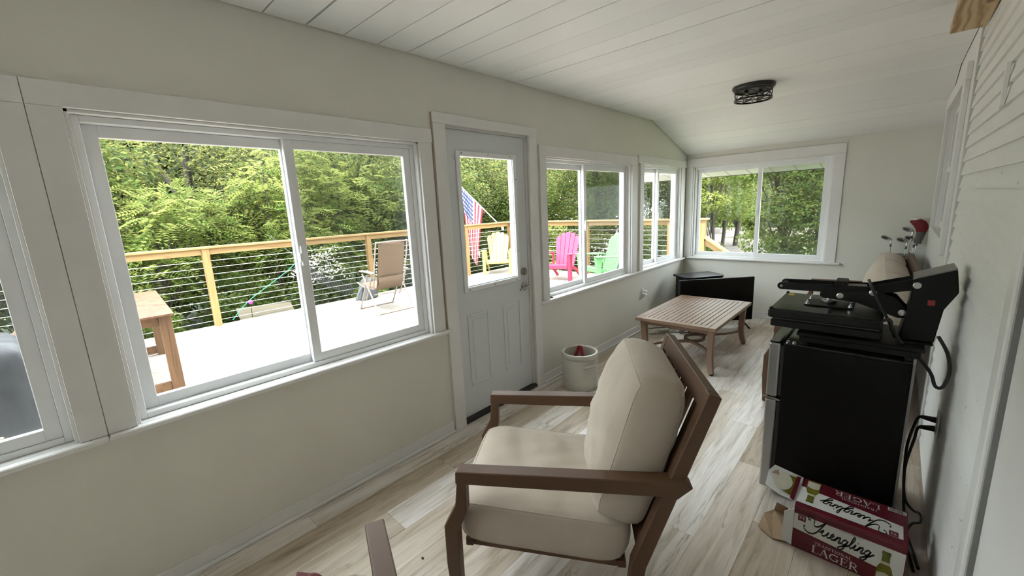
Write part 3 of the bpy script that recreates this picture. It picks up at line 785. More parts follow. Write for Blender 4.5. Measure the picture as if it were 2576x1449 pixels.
# feathery saplings and shrubs along the deck
B = 'shrub'
plant('feathery_sapling', 'feathery bright green sapling rising behind the railing, big window', B, (-7.9, 1.35), 5.2, 1.5, 'light', 11000, 0.105, 0.18, True, 41, 20, 0.05)
plant('feathery_sapling', 'feathery green sapling behind the railing above the plywood table', B, (-7.4, -0.75), 4.2, 1.35, 'light', 9500, 0.105, 0.12, True, 42, 18, 0.05)
plant('feathery_sapling', 'feathery sapling leaning beside the window latch', B, (-8.3, 3.1), 5.4, 1.4, 'light', 9500, 0.105, 0.2, True, 43, 18, 0.05)
plant('feathery_sapling', 'feathery sapling behind the covered grill', B, (-7.6, -3.4), 4.0, 1.4, 'mid', 7500, 0.105, 0.1, True, 44, 18, 0.05)
plant('shrub', 'bright low shrub under the cables beside the plywood table', B, (-6.3, -1.35), 1.9, 0.85, 'light', 6500, 0.075, 0.02, False, 51, 22, 0.03)
plant('shrub', 'leafy shrub behind the cables at the middle post', B, (-6.8, 0.5), 1.85, 0.95, 'mid', 6500, 0.075, 0.02, False, 52, 22, 0.03)
plant('shrub', 'shrub behind the cables below the window latch', B, (-6.9, 2.2), 2.1, 0.95, 'mid', 6500, 0.075, 0.02, False, 53, 22, 0.03)
plant('shrub', 'yellow green shrub to the left of the tan lounger', B, (-6.2, 2.75), 1.65, 0.6, 'light', 4500, 0.075, 0.02, False, 54, 18, 0.03)
plant('shrub', 'dark shrub behind the tan lounger', B, (-7.2, 4.2), 2.2, 1.0, 'dark', 6000, 0.085, 0.02, False, 55, 22, 0.03)
plant('shrub', 'pale shrub behind the cables at the far left', B, (-6.3, -3.6), 2.0, 0.95, 'light', 5500, 0.08, 0.02, False, 56, 22, 0.03)
plant('shrub', 'dark shrub behind the yellow chair and flag', B, (-7.4, 7.3), 2.4, 1.1, 'dark', 6500, 0.09, 0.02, False, 57, 22, 0.03)
plant('shrub', 'shrub in shade behind the pink chair', B, (-4.8, 9.2), 2.6, 1.2, 'dark', 6500, 0.09, 0.02, False, 58, 22, 0.03)
plant('shrub', 'sunny shrub left of the pink chair', B, (-5.4, 8.0), 2.6, 0.7, 'yellow', 4500, 0.08, 0.2, False, 59, 18, 0.03)
plant('shrub', 'dark shrub behind the green chair', B, (-2.9, 9.6), 2.5, 1.2, 'dark', 6500, 0.09, 0.02, False, 60, 22, 0.03)
plant('shrub', 'shrub below the railing in the narrow corner window', B, (-1.7, 9.2), 2.1, 0.9, 'mid', 5000, 0.09, 0.02, False, 61, 20, 0.03)
plant('shrub', 'light shrub low in the right pane of the end window', B, (0.45, 8.6), 1.75, 0.75, 'light', 5000, 0.085, 0.02, False, 62, 20, 0.03)
for k_, (x_, y_, lab_) in enumerate(((-16, 44, 'hedge across the road, first from the left'), (-11, 45, 'hedge across the road, second from the left'), (-6.3, 44.5, 'hedge across the road, third from the left'), (-1.6, 45, 'hedge across the road behind the driveway'), (3.2, 44.5, 'hedge across the road, second from the right'), (8, 45, 'hedge across the road at the right end'))):
    plant('hedge', lab_, B, (x_, y_), 4.6, 3.2, 'dark', 3500, 0.32, 0.0, False, 90+k_, 24, 0.06)
plant('shrub', 'shrub beside the road in the end window', B, (-5.2, 30), 2.2, 1.6, 'light', 4000, 0.16, 0.02, False, 63, 18, 0.03)
# ------------------------------------------------------------------ interior furniture
BROWN = mat('brown_frame', (0.100, 0.052, 0.029), 0.5, var=0.12, scale=5, bump=0.08, bscale=120, spec=0.3)
TABLEW = mat('table_frame', (0.215, 0.135, 0.090), 0.38, var=0.10, scale=5)
def fabric_mat(name, col, wr=0.35):
    m, nt, b = nt_new(name)
    v = _coord(nt)
    c = _ramp(nt, _noise(nt, v, 5, 4), [(0.3, [k*0.92 for k in col]), (0.7, [min(1, k*1.05) for k in col])])
    nt.links.new(c, b.inputs['Base Color']); b.inputs['Roughness'].default_value = 0.9
    b.inputs['Specular IOR Level'].default_value = 0.15
    try: b.inputs['Sheen Weight'].default_value = 0.15
    except Exception: pass
    big = _noise(nt, _coord(nt, (1.0, 2.0, 1.3)), 4.5, 2, 0.5, 0.3)
    fine = _noise(nt, v, 420, 2)
    h = _math(nt, 'ADD', _math(nt, 'MULTIPLY', big, 1.0), _math(nt, 'MULTIPLY', fine, 0.06))
    _bump(nt, b, h, wr, 0.02)
    return m
BEIGE = fabric_mat('beige_canvas', (0.47, 0.40, 0.325))

def cushion(name, sx, sy, sz, bulge, m, parent, M, n=14, wr=0.006, seed=0, pipe=True, px_=9.0, belly=0.0):
    """boxy cushion sx,sy,sz; puffed faces; M places it"""
    rg = random.Random(seed)
    bm = bmesh.new(); bmesh.ops.create_cube(bm, size=2)
    bmesh.ops.subdivide_edges(bm, edges=bm.edges[:], cuts=n, use_grid_fill=True)
    ph = [rg.uniform(0, 6.28) for _ in range(8)]
    orig = [(v.co.copy(),) for v in bm.verts]
    for v in bm.verts:
        x, y, z = v.co
        f = (1-x*x)*(1-y*y)
        ex = max(0, (abs(x)-0.62)/0.38); ey = max(0, (abs(y)-0.62)/0.38)
        rim = (1-0.15*ex**3)*(1-0.15*ey**3)
        sb = (1-z*z)
        px = x*sx/2*(1-0.035*z*z)+(math.copysign(0.010, x)*sb*(1-y*y)**0.5 if abs(x) > .999 else 0)
        py = y*sy/2*(1-0.035*z*z)+(math.copysign(0.010, y)*sb*(1-x*x)**0.5 if abs(y) > .999 else 0)
        px *= 1-0.028*abs(y)**9; py *= 1-0.028*abs(x)**9
        pz = z*(sz/2)*rim+z*bulge*f**0.6
        wk = math.sin(9*x+ph[0]+3*math.sin(4*y+ph[1]))*math.sin(7*y+ph[2])+0.6*math.sin(17*x+5*y+ph[3])
        gather = math.sin(26*y+ph[4]+2.0*math.sin(5*x+ph[5]))*max(0, x-0.45)*1.6
        pz += z*(wr*wk*min(1, 3*f)+wr*1.1*gather*min(1, 4*f))
        pz += belly*f**0.7*(1 if z > 0 else 0.25)*z
        # pinched corners
        q = (abs(x)**8)*(abs(y)**8)
        px *= 1-0.03*q; py *= 1-0.03*q
        v.co = M @ Vector((px, py, pz))
    rims = []
    for sg in (1, -1):
        rv = [(q[0], v.co.copy(), v.normal) for q, v in zip(orig, bm.verts) if q[0][2]*sg > .999 and max(abs(q[0][0]), abs(q[0][1])) > .999]
        cc_ = M @ Vector((0, 0, 0))
        rv.sort(key=lambda t: math.atan2(t[0][1], t[0][0]))
        rims.append((sg, [t[1].lerp(cc_, 0.012) for t in rv]))
    me = bpy.data.meshes.new(name); bmesh.ops.recalc_face_normals(bm, faces=bm.faces)
    bm.to_mesh(me); bm.free()
    me.polygons.foreach_set('use_smooth', [True]*len(me.polygons)); me.materials.append(m)
    o = bpy.data.objects.new(name, me); COL.objects.link(o); o.parent = parent
    sm = o.modifiers.new('smooth', 'SUBSURF'); sm.levels = 1; sm.render_levels = 1
    if pipe:
        for sg, rim_ in rims:
            MB().tube(rim_, 0.0030, 5, True).build('piping', m, o, 0, True)
    return o

def lounge(name, label, cat, loc, rz, width, nback, seed=0, group=None):
    """local: x from front (0) to back (0.91), y 0..width, origin moved to the base centre"""
    e = tag(empty(name, loc, rz), label, cat, group)
    ox, oy = -0.42, -width/2
    Tm = Matrix.Translation((ox, oy, 0))
    aw = 0.058
    for k, y in enumerate((0.0, width-aw)):
        # front leg with the outward kink under the arm
        mb = MB().prism([(0.0, 0.555), (-0.012, 0.46), (-0.062, 0.365), (-0.064, 0.20), (-0.050, 0.0), (-0.012, 0.0), (-0.010, 0.20), (-0.008, 0.345), (0.030, 0.43), (0.034, 0.555)], y+0.004, y+aw-0.004, 'xz', Tm)
        mb.build('leg', BROWN, e, 0.004)
        # arm
        mb = MB().prism([(-0.004, 0.552), (0.72, 0.552), (0.775, 0.545), (0.825, 0.592), (0.80, 0.617), (0.72, 0.610), (-0.001, 0.602)], y, y+aw, 'xz', Tm)
        mb.build('arm', BROWN, e, 0.005, segs=2)
        # raked back post / rear leg
        yy = y+0.012 if k == 0 else y-0.008
        mb = MB().prism([(0.862, 0.925), (0.905, 0.910), (0.68, 0.245), (0.645, 0.0), (0.60, 0.0), (0.628, 0.26)], yy+0.004, yy+aw-0.008, 'xz', Tm)
        mb.build('back_post', BROWN, e, 0.004)
    i0, i1 = aw+0.006, width-aw-0.006
    def slope(z): return 0.628+(z-0.26)*(0.862-0.628)/(0.925-0.26)
    # top and lower back rails
    for z0, z1 in ((0.86, 0.925), (0.30, 0.36)):
        mb = MB().prism([(slope(z0)+0.004, z0), (slope(z0)+0.040, z0-0.012), (slope(z1)+0.040, z1-0.012), (slope(z1)+0.004, z1)], i0-0.02, i1+0.02, 'xz', Tm)
        mb.build('back_rail', BROWN, e, 0.003)
    ns = max(6, int((i1-i0)/0.085))
    for i in range(ns):
        y = i0+(i1-i0)*(i+0.5)/ns
        mb = MB().prism([(slope(0.362)+0.012, 0.362), (slope(0.362)+0.028, 0.352), (slope(0.858)+0.028, 0.846), (slope(0.858)+0.012, 0.858)], y-0.020, y+0.020, 'xz', Tm)
        mb.build('back_slat', BROWN, e, 0.002)
    # seat frame
    MB().box(0.0, 0.030, i0-0.002, i1+0.002, 0.235, 0.272, Tm).build('seat_rail', BROWN, e, 0.003)
    MB().box(0.585, 0.615, i0-0.002, i1+0.002, 0.195, 0.225, Tm).build('seat_rail', BROWN, e, 0.003)
    for y in (i0, i1-0.025):
        MB().prism([(0.031, 0.240), (0.584, 0.197), (0.584, 0.221), (0.031, 0.268)], y, y+0.025, 'xz', Tm).build('side_rail', BROWN, e, 0.003)
    for i in range(5):
        x = 0.07+i*0.115; zt = 0.272-x*0.088
        MB().box(x, x+0.05, i0+0.027, i1-0.027, zt-0.014, zt, Tm).build('seat_slat', BROWN, e)
    # cushions
    cw = (width-2*aw-0.016)/nback
    for j in range(nback):
        yc = aw+0.008+cw*(j+0.5)
        Ms = Tm @ Matrix.Translation((0.300, yc, 0.330)) @ Matrix.Rotation(math.radians(5), 4, 'Y')
        cushion('seat_cushion', 0.67, cw+(0.05 if nback == 1 else -0.002), 0.190, 0.012, BEIGE, e, Ms, wr=0.008, seed=seed+j)
        Mb = Tm @ Matrix.Translation((0.660, yc, 0.640)) @ Matrix.Rotation(math.radians(-74), 4, 'Y')
        cushion('back_cushion', 0.590, cw-0.002, 0.200, 0.020, BEIGE, e, Mb, wr=0.009, seed=seed+20+j, belly=0.040)
    return e
ua = math.atan2(0.555, 0.832)
def chair_at(front, ang):
    u = Vector((math.cos(ang), math.sin(ang), 0)); v = Vector((-math.sin(ang), math.cos(ang), 0))
    c = Vector((front[0], front[1], 0))+u*0.42+v*0.345
    return c
lounge('lounge_chair', 'beige cushioned brown lounge chair in the middle of the floor', 'chair', chair_at((1.075, -0.963), ua), ua, 0.69, 1, 3, 'matching lounge chairs')
ub = math.radians(-22)
vb = Vector((-math.sin(ub), math.cos(ub), 0))
cC = Vector((1.075, -1.252, 0))+Vector((math.cos(ub), math.sin(ub), 0))*0.42-vb*0.345
cC.z = 0
lounge('lounge_chair', 'lounge chair cut off by the bottom edge with a red cloth on it', 'chair', cC, ub, 0.69, 1, 5, 'matching lounge chairs')
us = math.radians(1.5)
lounge('sofa', 'beige cushioned brown sofa along the right wall behind the fridge', 'sofa', (1.93, 2.74, 0), us, 2.22, 3, 9).scale = (0.88, 1, 1)

# red cloth on the near chair
REDC = mat('red_cloth', (0.075, 0.006, 0.006), 0.85, var=0.25, scale=18, bump=0.4, bscale=30)
mb = MB(); nx, ny = 22, 16
for j in range(ny+1):
    for i in range(nx+1):
        a, b = i/nx, j/ny
        f = (math.sin(math.pi*a)*math.sin(math.pi*b))**0.5
        mb.v.append((0.17*(a-0.5)*(0.9+0.1*math.sin(7*b)), 0.15*(b-0.5)*(0.9+0.1*math.sin(5*a+1)), 0.004+0.045*f*(0.8+0.2*math.sin(9*a+4*b))+0.006*math.sin(15*a)*f))
for j in range(ny):
    for i in range(nx): mb.f.append([j*(nx+1)+i, j*(nx+1)+i+1, (j+1)*(nx+1)+i+1, (j+1)*(nx+1)+i]); mb.mi.append(0)
o = mb.build('red_cloth', REDC, None, 0, True)
md = o.modifiers.new('thick', 'SOLIDIFY'); md.thickness = 0.004
RCL = (0.985, -1.475, 0.430)
o.location = RCL; o.rotation_euler = (0, 0, math.radians(35))
tag(o, 'crumpled dark red cloth on the seat of the nearest chair', 'cloth')

# ---- coffee table
ct = tag(empty('coffee_table', (0.770, 2.405, 0)), 'brown slatted patio coffee table in front of the television', 'table')
tx, ty, tz = 0.731/2, 1.17/2, 0.45
bd = 0.062
for (x0, x1, y0, y1) in ((-tx, -tx+bd, -ty, ty), (tx-bd, tx, -ty, ty), (-tx+bd+0.0005, tx-bd-0.0005, -ty, -ty+bd), (-tx+bd+0.0005, tx-bd-0.0005, ty-bd, ty)):
    MB().box(x0, x1, y0, y1, tz-0.032, tz).build('top_frame', TABLEW, ct, 0.003)
ns = 14; wsl = (2*tx-2*bd)/ns
sb = MB().box(-wsl/2+0.003, wsl/2-0.003, -ty+bd, ty-bd, -0.018, 0).build('slat', TABLEW, ct, 0.0015)
sb.location = (-tx+bd+wsl*0.5, 0, tz-0.001)
for i in range(1, ns):
    c = sb.copy(); COL.objects.link(c); c.parent = ct; c.location = (-tx+bd+wsl*(i+0.5), 0, tz-0.001)
for sx in (-1, 1):
    for sy in (-1, 1):
        pts = [(sx*(tx-0.055), sy*(ty-0.075), tz-0.033), (sx*(tx-0.060), sy*(ty-0.085), 0.30), (sx*(tx-0.062), sy*(ty-0.090), 0.16), (sx*(tx-0.048), sy*(ty-0.072), 0.05), (sx*(tx-0.036), sy*(ty-0.060), 0.012)]
        MB().sweep(smooth_path(pts, 4), 0.050, 0.050, (sx, 0, 0), [1.08-0.25*i/16 for i in range(17)]).build('leg', TABLEW, ct, 0.004)
        MB().lathe([(0.013, 0), (0.016, 0.004), (0.016, 0.013)], (sx*(tx-0.037), sy*(ty-0.061), 0), 10).build('foot', BLACKM, ct)
    MB().box(sx*(tx-0.055)-0.012, sx*(tx-0.055)+0.012, -ty+0.10, ty-0.10, tz-0.075, tz-0.034).build('apron', TABLEW, ct, 0.002)
for sy in (-1, 1):
    MB().box(-tx+0.08, tx-0.08, sy*(ty-0.075)-0.012, sy*(ty-0.075)+0.012, tz-0.075, tz-0.034).build('apron', TABLEW, ct, 0.002)
# two curved stretchers meeting in a pointed oval
for sy in (-1, 1):
    pts = [(-tx+0.07, sy*(ty-0.10), 0.145), (-0.20, sy*0.33, 0.145), (-0.07, sy*0.16, 0.145), (0.0, sy*0.02, 0.145), (-0.0, -sy*0.0, 0.145)]
    l = [(-tx+0.075, sy*(ty-0.105), 0.15), (-0.16, sy*0.25, 0.15), (-0.035, sy*0.15, 0.15), (0.045, sy*0.07, 0.15), (0.062, 0.0, 0.15), (0.045, -sy*0.07, 0.15), (-0.035, -sy*0.15, 0.15)]
MB().sweep(smooth_path([(-tx+0.075, -ty+0.105, 0.15), (-0.20, -0.30, 0.15), (-0.06, -0.17, 0.15), (0.055, -0.09, 0.15), (0.085, 0.0, 0.15), (0.055, 0.09, 0.15), (-0.06, 0.17, 0.15), (-0.20, 0.30, 0.15), (-tx+0.075, ty-0.105, 0.15)], 6), 0.028, 0.024).build('stretcher', TABLEW, ct, 0.002)
MB().sweep(smooth_path([(tx-0.075, -ty+0.105, 0.152), (0.20, -0.30, 0.152), (0.06, -0.17, 0.152), (-0.055, -0.09, 0.152), (-0.085, 0.0, 0.152), (-0.055, 0.09, 0.152), (0.06, 0.17, 0.152), (0.20, 0.30, 0.152), (tx-0.075, ty-0.105, 0.152)], 6), 0.028, 0.024).build('stretcher', TABLEW, ct, 0.002)

# ---- black corner cabinet heater and television
BLKW = mat('black_lacquer', (0.006, 0.006, 0.007), 0.32, var=0.2, spec=0.3)
ca = math.atan2(0.46, 0.33)
cb = tag(empty('stove_heater', (0.372, 3.665, 0), ca), 'black cabinet with a moulded top in the corner behind the television', 'cabinet')
hw, hd_ = 0.262, 0.172
MB().box(-hw+0.03, hw-0.03, -hd_+0.03, hd_-0.02, 0.07, 0.540).build('body', BLKW, cb, 0.004)
MB().prism([(-hw+0.028, -hd_+0.028), (hw-0.028, -hd_+0.028), (hw-0.028, hd_-0.018), (-hw+0.028, hd_-0.018)], 0.540, 0.556, 'xy').build('neck_moulding', BLKW, cb, 0.006)
MB().prism([(-hw, -hd_+0.045), (-hw+0.045, -hd_), (hw-0.045, -hd_), (hw, -hd_+0.045), (hw, hd_), (-hw, hd_)], 0.5565, 0.586, 'xy').build('top', BLKW, cb, 0.010, segs=2)
MB().box(-hw+0.07, hw-0.07, -hd_+0.018, -hd_+0.0295, 0.13, 0.50).build('front_door', BLKW, cb, 0.004)
for sx in (-1, 1):
    for y in (-hd_+0.05, hd_-0.05):
        MB().sweep([(sx*(hw-0.055), y, 0.069), (sx*(hw-0.045), y, 0.03), (sx*(hw-0.03), y, 0.0)], 0.04, 0.04, (0, 1, 0)).build('leg', BLKW, cb)
TVB = mat('tv_screen_black', (0.003, 0.003, 0.003), 0.3, var=0.1, spec=0.12)
TVF = mat('tv_frame_black', (0.006, 0.006, 0.006), 0.4, spec=0.2)
ta = math.atan2(3.655-3.0, 1.006-0.375)
tv = tag(empty('television', ((0.382+1.004)/2, (3.003+3.65)/2, 0), ta), 'flat black television standing on the floor in front of the corner cabinet', 'television')
TW = 0.90/2
MB().box(-TW, TW, -0.004, 0.030, 0.090, 0.610).build('case', TVF, tv, 0.003)
MB().box(-TW+0.010, TW-0.010, -0.0062, -0.0041, 0.108, 0.600).build('screen', TVB, tv)
for sx in (-1, 1):
    x = sx*(TW-0.13)
    MB().sweep([(x, 0.012, 0.095), (x+sx*0.045, -0.10, 0.006)], 0.022, 0.010).build('foot', TVF, tv)
    MB().sweep([(x, 0.012, 0.095), (x+sx*0.045, 0.11, 0.006)], 0.022, 0.010).build('foot', TVF, tv)

# ---- stoneware crock with red garland sticks
STONE = mat('stoneware', (0.52, 0.50, 0.43), 0.32, var=0.10, scale=7, bump=0.05, bscale=40)
cr = tag(empty('stoneware_crock', (0.292, 1.03, 0)), 'grey stoneware crock on the floor beside the door', 'crock')
R = 0.150
MB().lathe([(R-0.012, 0), (R-0.003, 0.012), (R, 0.06), (R, 0.265), (R-0.004, 0.272), (R+0.004, 0.280), (R+0.007, 0.305), (R+0.003, 0.318), (R-0.010, 0.320), (R-0.018, 0.312), (R-0.020, 0.27), (R-0.022, 0.03), (0.01, 0.025)], n=40).build('pot', STONE, cr, 0, True)
for a in (math.radians(-22), math.radians(158)):
    c, s_ = math.cos(a), math.sin(a); tv_ = Vector((-s_, c, 0)); nr = Vector((c, s_, 0))
    pts = [nr*(R-0.004)+tv_*t+nr*o_+Vector((0, 0, 0.225+h)) for t, o_, h in ((-0.05, 0, -0.012), (-0.040, 0.020, 0.004), (-0.015, 0.034, 0.012), (0.015, 0.034, 0.012), (0.040, 0.020, 0.004), (0.05, 0, -0.012))]
    MB().tube(smooth_path(pts, 3), 0.0105, 8).build('handle', STONE, cr, 0, True)
TINS = mat('red_tinsel', (0.30, 0.010, 0.022), 0.5, var=0.4, scale=40)
def garland(a, b, label, r=0.020):
    e = tag(empty('tinsel_stick', (0.292, 1.03, 0.026)), label, 'decoration', 'red tinsel sticks in the crock')
    a, b = Vector(a), Vector(b); mb = MB()
    mb.tube([a, b], 0.004, 6); mb.build('core', TINS, e)
    mb = MB(); rg = random.Random(4)
    d = (b-a).normalized(); o1 = d.orthogonal().normalized(); o2 = d.cross(o1)
    for i in range(520):
        t = rg.random(); an = rg.random()*6.28; p = a.lerp(b, t); q = o1*math.cos(an)+o2*math.sin(an)
        tip = p+q*r*(0.8+0.5*rg.random())+d*rg.uniform(-0.006, 0.006); w_ = d*0.003
        mb.add([p-w_, p+w_, tip], [(0, 1, 2)])
    ob = mb.build('tinsel', TINS, e); ob['kind'] = 'stuff'
garland((-0.095, -0.045, 0.08), (-0.055, 0.085, 0.300), 'red tinsel stick standing in the crock, left one')
garland((0.095, -0.03, 0.10), (-0.045, 0.080, 0.296), 'red tinsel stick lying across the crock, right one')

# ---- small fridge
FB = mat('fridge_black', (0.004, 0.004, 0.004), 0.5, var=0.1, spec=0.15)
FS = mat('fridge_steel', (0.42, 0.42, 0.42), 0.34, metal=0.85, var=0.04, scale=3, stretch=(1, 1, 20))
FT = mat('fridge_gloss_black', (0.012, 0.013, 0.012), 0.12, var=0.05)
fx0, fy0 = 1.765, 0.50
fr = tag(empty('mini_fridge', (fx0+0.26, fy0+0.24, 0)), 'black mini fridge with steel doors against the right wall', 'fridge')
Tf = Matrix.Translation((-0.26, -0.24, 0))
MB().box(0.064, 0.515, 0.0, 0.48, 0.025, 0.822, Tf).build('body', FB, fr, 0.004)
MB().box(0.064, 0.515, 0.004, 0.476, 0.8225, 0.832, Tf).build('top_panel', FT, fr, 0.003)
MB().box(0.5155, 0.524, 0.012, 0.468, 0.03, 0.846, Tf).build('back_plate', mat('galvanised', (0.30, 0.30, 0.29), 0.5, metal=0.5), fr)
for z0, z1 in ((0.035, 0.527), (0.545, 0.826)):
    d_ = MB().box(0.0, 0.048, 0.0, 0.48, z0, z1, Tf).build('door', FS, fr, 0.008, segs=3)
    MB().box(0.0485, 0.0635, 0.008, 0.472, z0+0.01, z1-0.01, Tf).build('gasket', RUBBER, d_)
    MB().box(0.001, 0.047, 0.006, 0.474, z1+0.0005, z1+0.008, Tf).build('end_cap', FT, d_, 0.003)
MB().sweep([Tf @ Vector(p) for p in ((-0.012, 0.004, 0.536), (0.030, 0.004, 0.536), (0.062, 0.004, 0.532))], 0.006, 0.010).build('hinge', CHROME, fr)
for x in (0.075, 0.10):
    MB().lathe([(0.009, 0), (0.009, 0.006), (0.005, 0.007), (0.005, 0.011)], Tf @ Vector((x, 0.03, 0.832)), 10).build('hinge_bolt', CHROME, fr)
for x in (0.10, 0.48):
    for y in (0.04, 0.44):
        MB().lathe([(0.016, 0), (0.016, 0.025)], Tf @ Vector((x, y, 0)), 10).build('foot', RUBBER, fr)

# ---- heat press standing on the fridge
PB = mat('press_black', (0.005, 0.005, 0.005), 0.5, var=0.15, spec=0.22)
PT = mat('press_platen', (0.012, 0.013, 0.011), 0.34, var=0.15, scale=12)
ZN = mat('zinc', (0.55, 0.55, 0.54), 0.3, metal=1.0)
PY = 0.70
hp = tag(empty('heat_press', (2.0, PY, 0.832)), 'black clamshell heat press with a long handle on top of the fridge', 'heat press')
Tp = Matrix.Translation((-2.0, -PY, -0.832))
def P(nm, mbd, m, par=None, bev=0.003, segs=1, sm=False): return mbd.build(nm, m, par or hp, bev, sm, segs)
for y in (0.545, 0.855):
    P('foot_rail', MB().box(1.88, 2.30, y-0.02, y+0.02, 0.8462, 0.874, Tp), PB)
    for x in (1.90, 2.27): P('rubber_foot', MB().lathe([(0.016, 0), (0.018, 0.014)], Tp @ Vector((x, y, 0.8325)), 12), RUBBER, None, 0)
P('base_plate', MB().box(1.87, 2.31, 0.52, 0.88, 0.8742, 0.893, Tp), PB)
P('lower_post', MB().box(1.93, 2.10, 0.62, 0.78, 0.8932, 0.915, Tp), PB)
P('lower_platen', MB().box(1.765, 2.172, 0.487, 0.913, 0.9152, 0.950, Tp), PB, None, 0.004)
P('pad', MB().box(1.772, 2.165, 0.494, 0.906, 0.9502, 0.958, Tp), mat('silicone_pad', (0.05, 0.045, 0.04), 0.8))
up_ = P('upper_platen', MB().box(1.752, 2.172, 0.478, 0.922, 0.9585, 1.000, Tp), PB, None, 0.010, 2)
P('platen_cover', MB().box(1.764, 2.160, 0.490, 0.910, 1.0002, 1.003, Tp), PT, up_)
P('warning_label', MB().box(1.775, 1.800, 0.835, 0.885, 1.0032, 1.0038, Tp), mat('yellow_label', (0.62, 0.48, 0.05), 0.5), up_, 0)
for y in (0.492, 0.908): P('clip', MB().box(1.757, 1.770, y-0.012, y+0.012, 1.0005, 1.010, Tp), PB, up_)
# mounting plate, bolts, pressure knob
P('mounting_plate', MB().box(1.875, 2.065, 0.625, 0.775, 1.0035, 1.010, Tp), PB)
for x, y in ((1.888, 0.637), (1.888, 0.763), (2.052, 0.637), (2.052, 0.763)):
    P('bolt', MB().lathe([(0.011, 0), (0.011, 0.003), (0.007, 0.0032), (0.007, 0.012), (0.003, 0.0125), (0.003, 0.02)], Tp @ Vector((x, y, 1.0102)), 8), ZN, None, 0)
P('pressure_knob', MB().lathe([(0.028, 0), (0.030, 0.004), (0.030, 0.016), (0.010, 0.018), (0.010, 0.055)], Tp @ Vector((1.965, PY, 1.0102)), 18), ZN, None, 0, 1, True)
# twin side plates: lower link, upper handle, rear frame
YN, YFAR = 0.640, 0.760
rnd = lambda cx, cz, r, a0, a1, n=6: arc(cx, cz, r, a0, a1, n)
for y in (YN, YFAR-0.008):
    low = rnd(1.950, 1.064, 0.017, 90, 270)+[(2.075, 1.036), (2.150, 1.010), (2.215, 0.985)]+rnd(2.222, 1.010, 0.026, -60, 60)+[(2.205, 1.070), (2.135, 1.098), (2.06, 1.088)]
    P('link_plate', MB().prism(low, y, y+0.008, 'xz', Tp), PB, None, 0.001)
    hb = rnd(1.772, 1.087, 0.018, 90, 270)+[(2.105, 1.075), (2.26, 1.112), (2.26, 1.162), (2.105, 1.113)]
    P('handle_bar', MB().prism(hb, y+0.0085, y+0.0165, 'xz', Tp), PB, None, 0.001)
P('handle_grip', MB().tube([Tp @ Vector((1.775, YN+0.017, 1.087)), Tp @ Vector((1.775, YFAR, 1.087))], 0.013, 12), PB, None, 0, 1, True)
P('grip_block', MB().box(1.985, 2.030, YN+0.017, YFAR, 1.085, 1.128, Tp), PB)
P('cross_bar', MB().box(2.03, 2.10, YN+0.0175, YFAR, 1.075, 1.106, Tp), mat('press_grey', (0.16, 0.16, 0.155), 0.4))
box_ = P('control_box', MB().prism([(2.245, 1.045), (2.250, 1.165), (2.372, 1.213), (2.385, 1.12), (2.350, 1.045), (2.335, 0.90), (2.225, 0.90)], 0.610, 0.790, 'xz', Tp), PB, None, 0.004)
P('box_lid', MB().prism([(2.250, 1.1655), (2.250, 1.170), (2.371, 1.219), (2.372, 1.2135)], 0.612, 0.788, 'xz', Tp), mat('press_grey', (0.16, 0.16, 0.155), 0.4), box_, 0)
P('red_switch', MB().box(2.300, 2.322, 0.6055, 0.6098, 1.060, 1.082, Tp), mat('red_plastic', (0.25, 0.01, 0.015), 0.35), box_, 0.001)
P('rear_column', MB().box(2.226, 2.334, 0.58, 0.82, 0.8935, 0.9, Tp), PB)
for x, z, y in ((2.010, 1.062, YN), (2.125, 1.088, YN), (2.228, 1.010, YN), (2.262, 1.140, 0.610)):
    P('pivot_bolt', MB().lathe([(0.0135, 0), (0.0135, 0.002), (0.0105, 0.003), (0.0075, 0.0032), (0.0075, 0.008), (0.004, 0.0082)], n=16, M=Tp @ Matrix.Translation((x, y-0.0002, z)) @ Matrix.Rotation(math.pi/2, 4, 'X')), ZN, None, 0, 1, True)
P('handle_screw', MB().lathe([(0.006, 0), (0.006, 0.003)], n=10, M=Tp @ Matrix.Translation((1.772, YN+0.0083, 1.087)) @ Matrix.Rotation(math.pi/2, 4, 'X')), ZN, None, 0)
wire = [(2.105, 0.70, 1.135), (2.12, 0.60, 1.12), (2.155, 0.575, 1.05), (2.195, 0.57, 0.97), (2.235, 0.57, 0.90), (2.285, 0.56, 0.855), (2.335, 0.55, 0.79), (2.355, 0.55, 0.735), (2.378, 0.56, 0.735), (2.390, 0.57, 0.80), (2.378, 0.59, 0.87), (2.345, 0.60, 0.935)]
P('power_cable', MB().tube(smooth_path([Tp @ Vector(p) for p in wire], 5), 0.0065, 8), RUBBER, None, 0, 1, True)
P('heater_hose', MB().tube(smooth_path([Tp @ Vector(p) for p in ((2.155, 0.52, 0.985), (2.19, 0.525, 1.0), (2.20, 0.54, 0.96), (2.215, 0.60, 0.91))], 5), 0.007, 8), RUBBER, None, 0, 1, True)
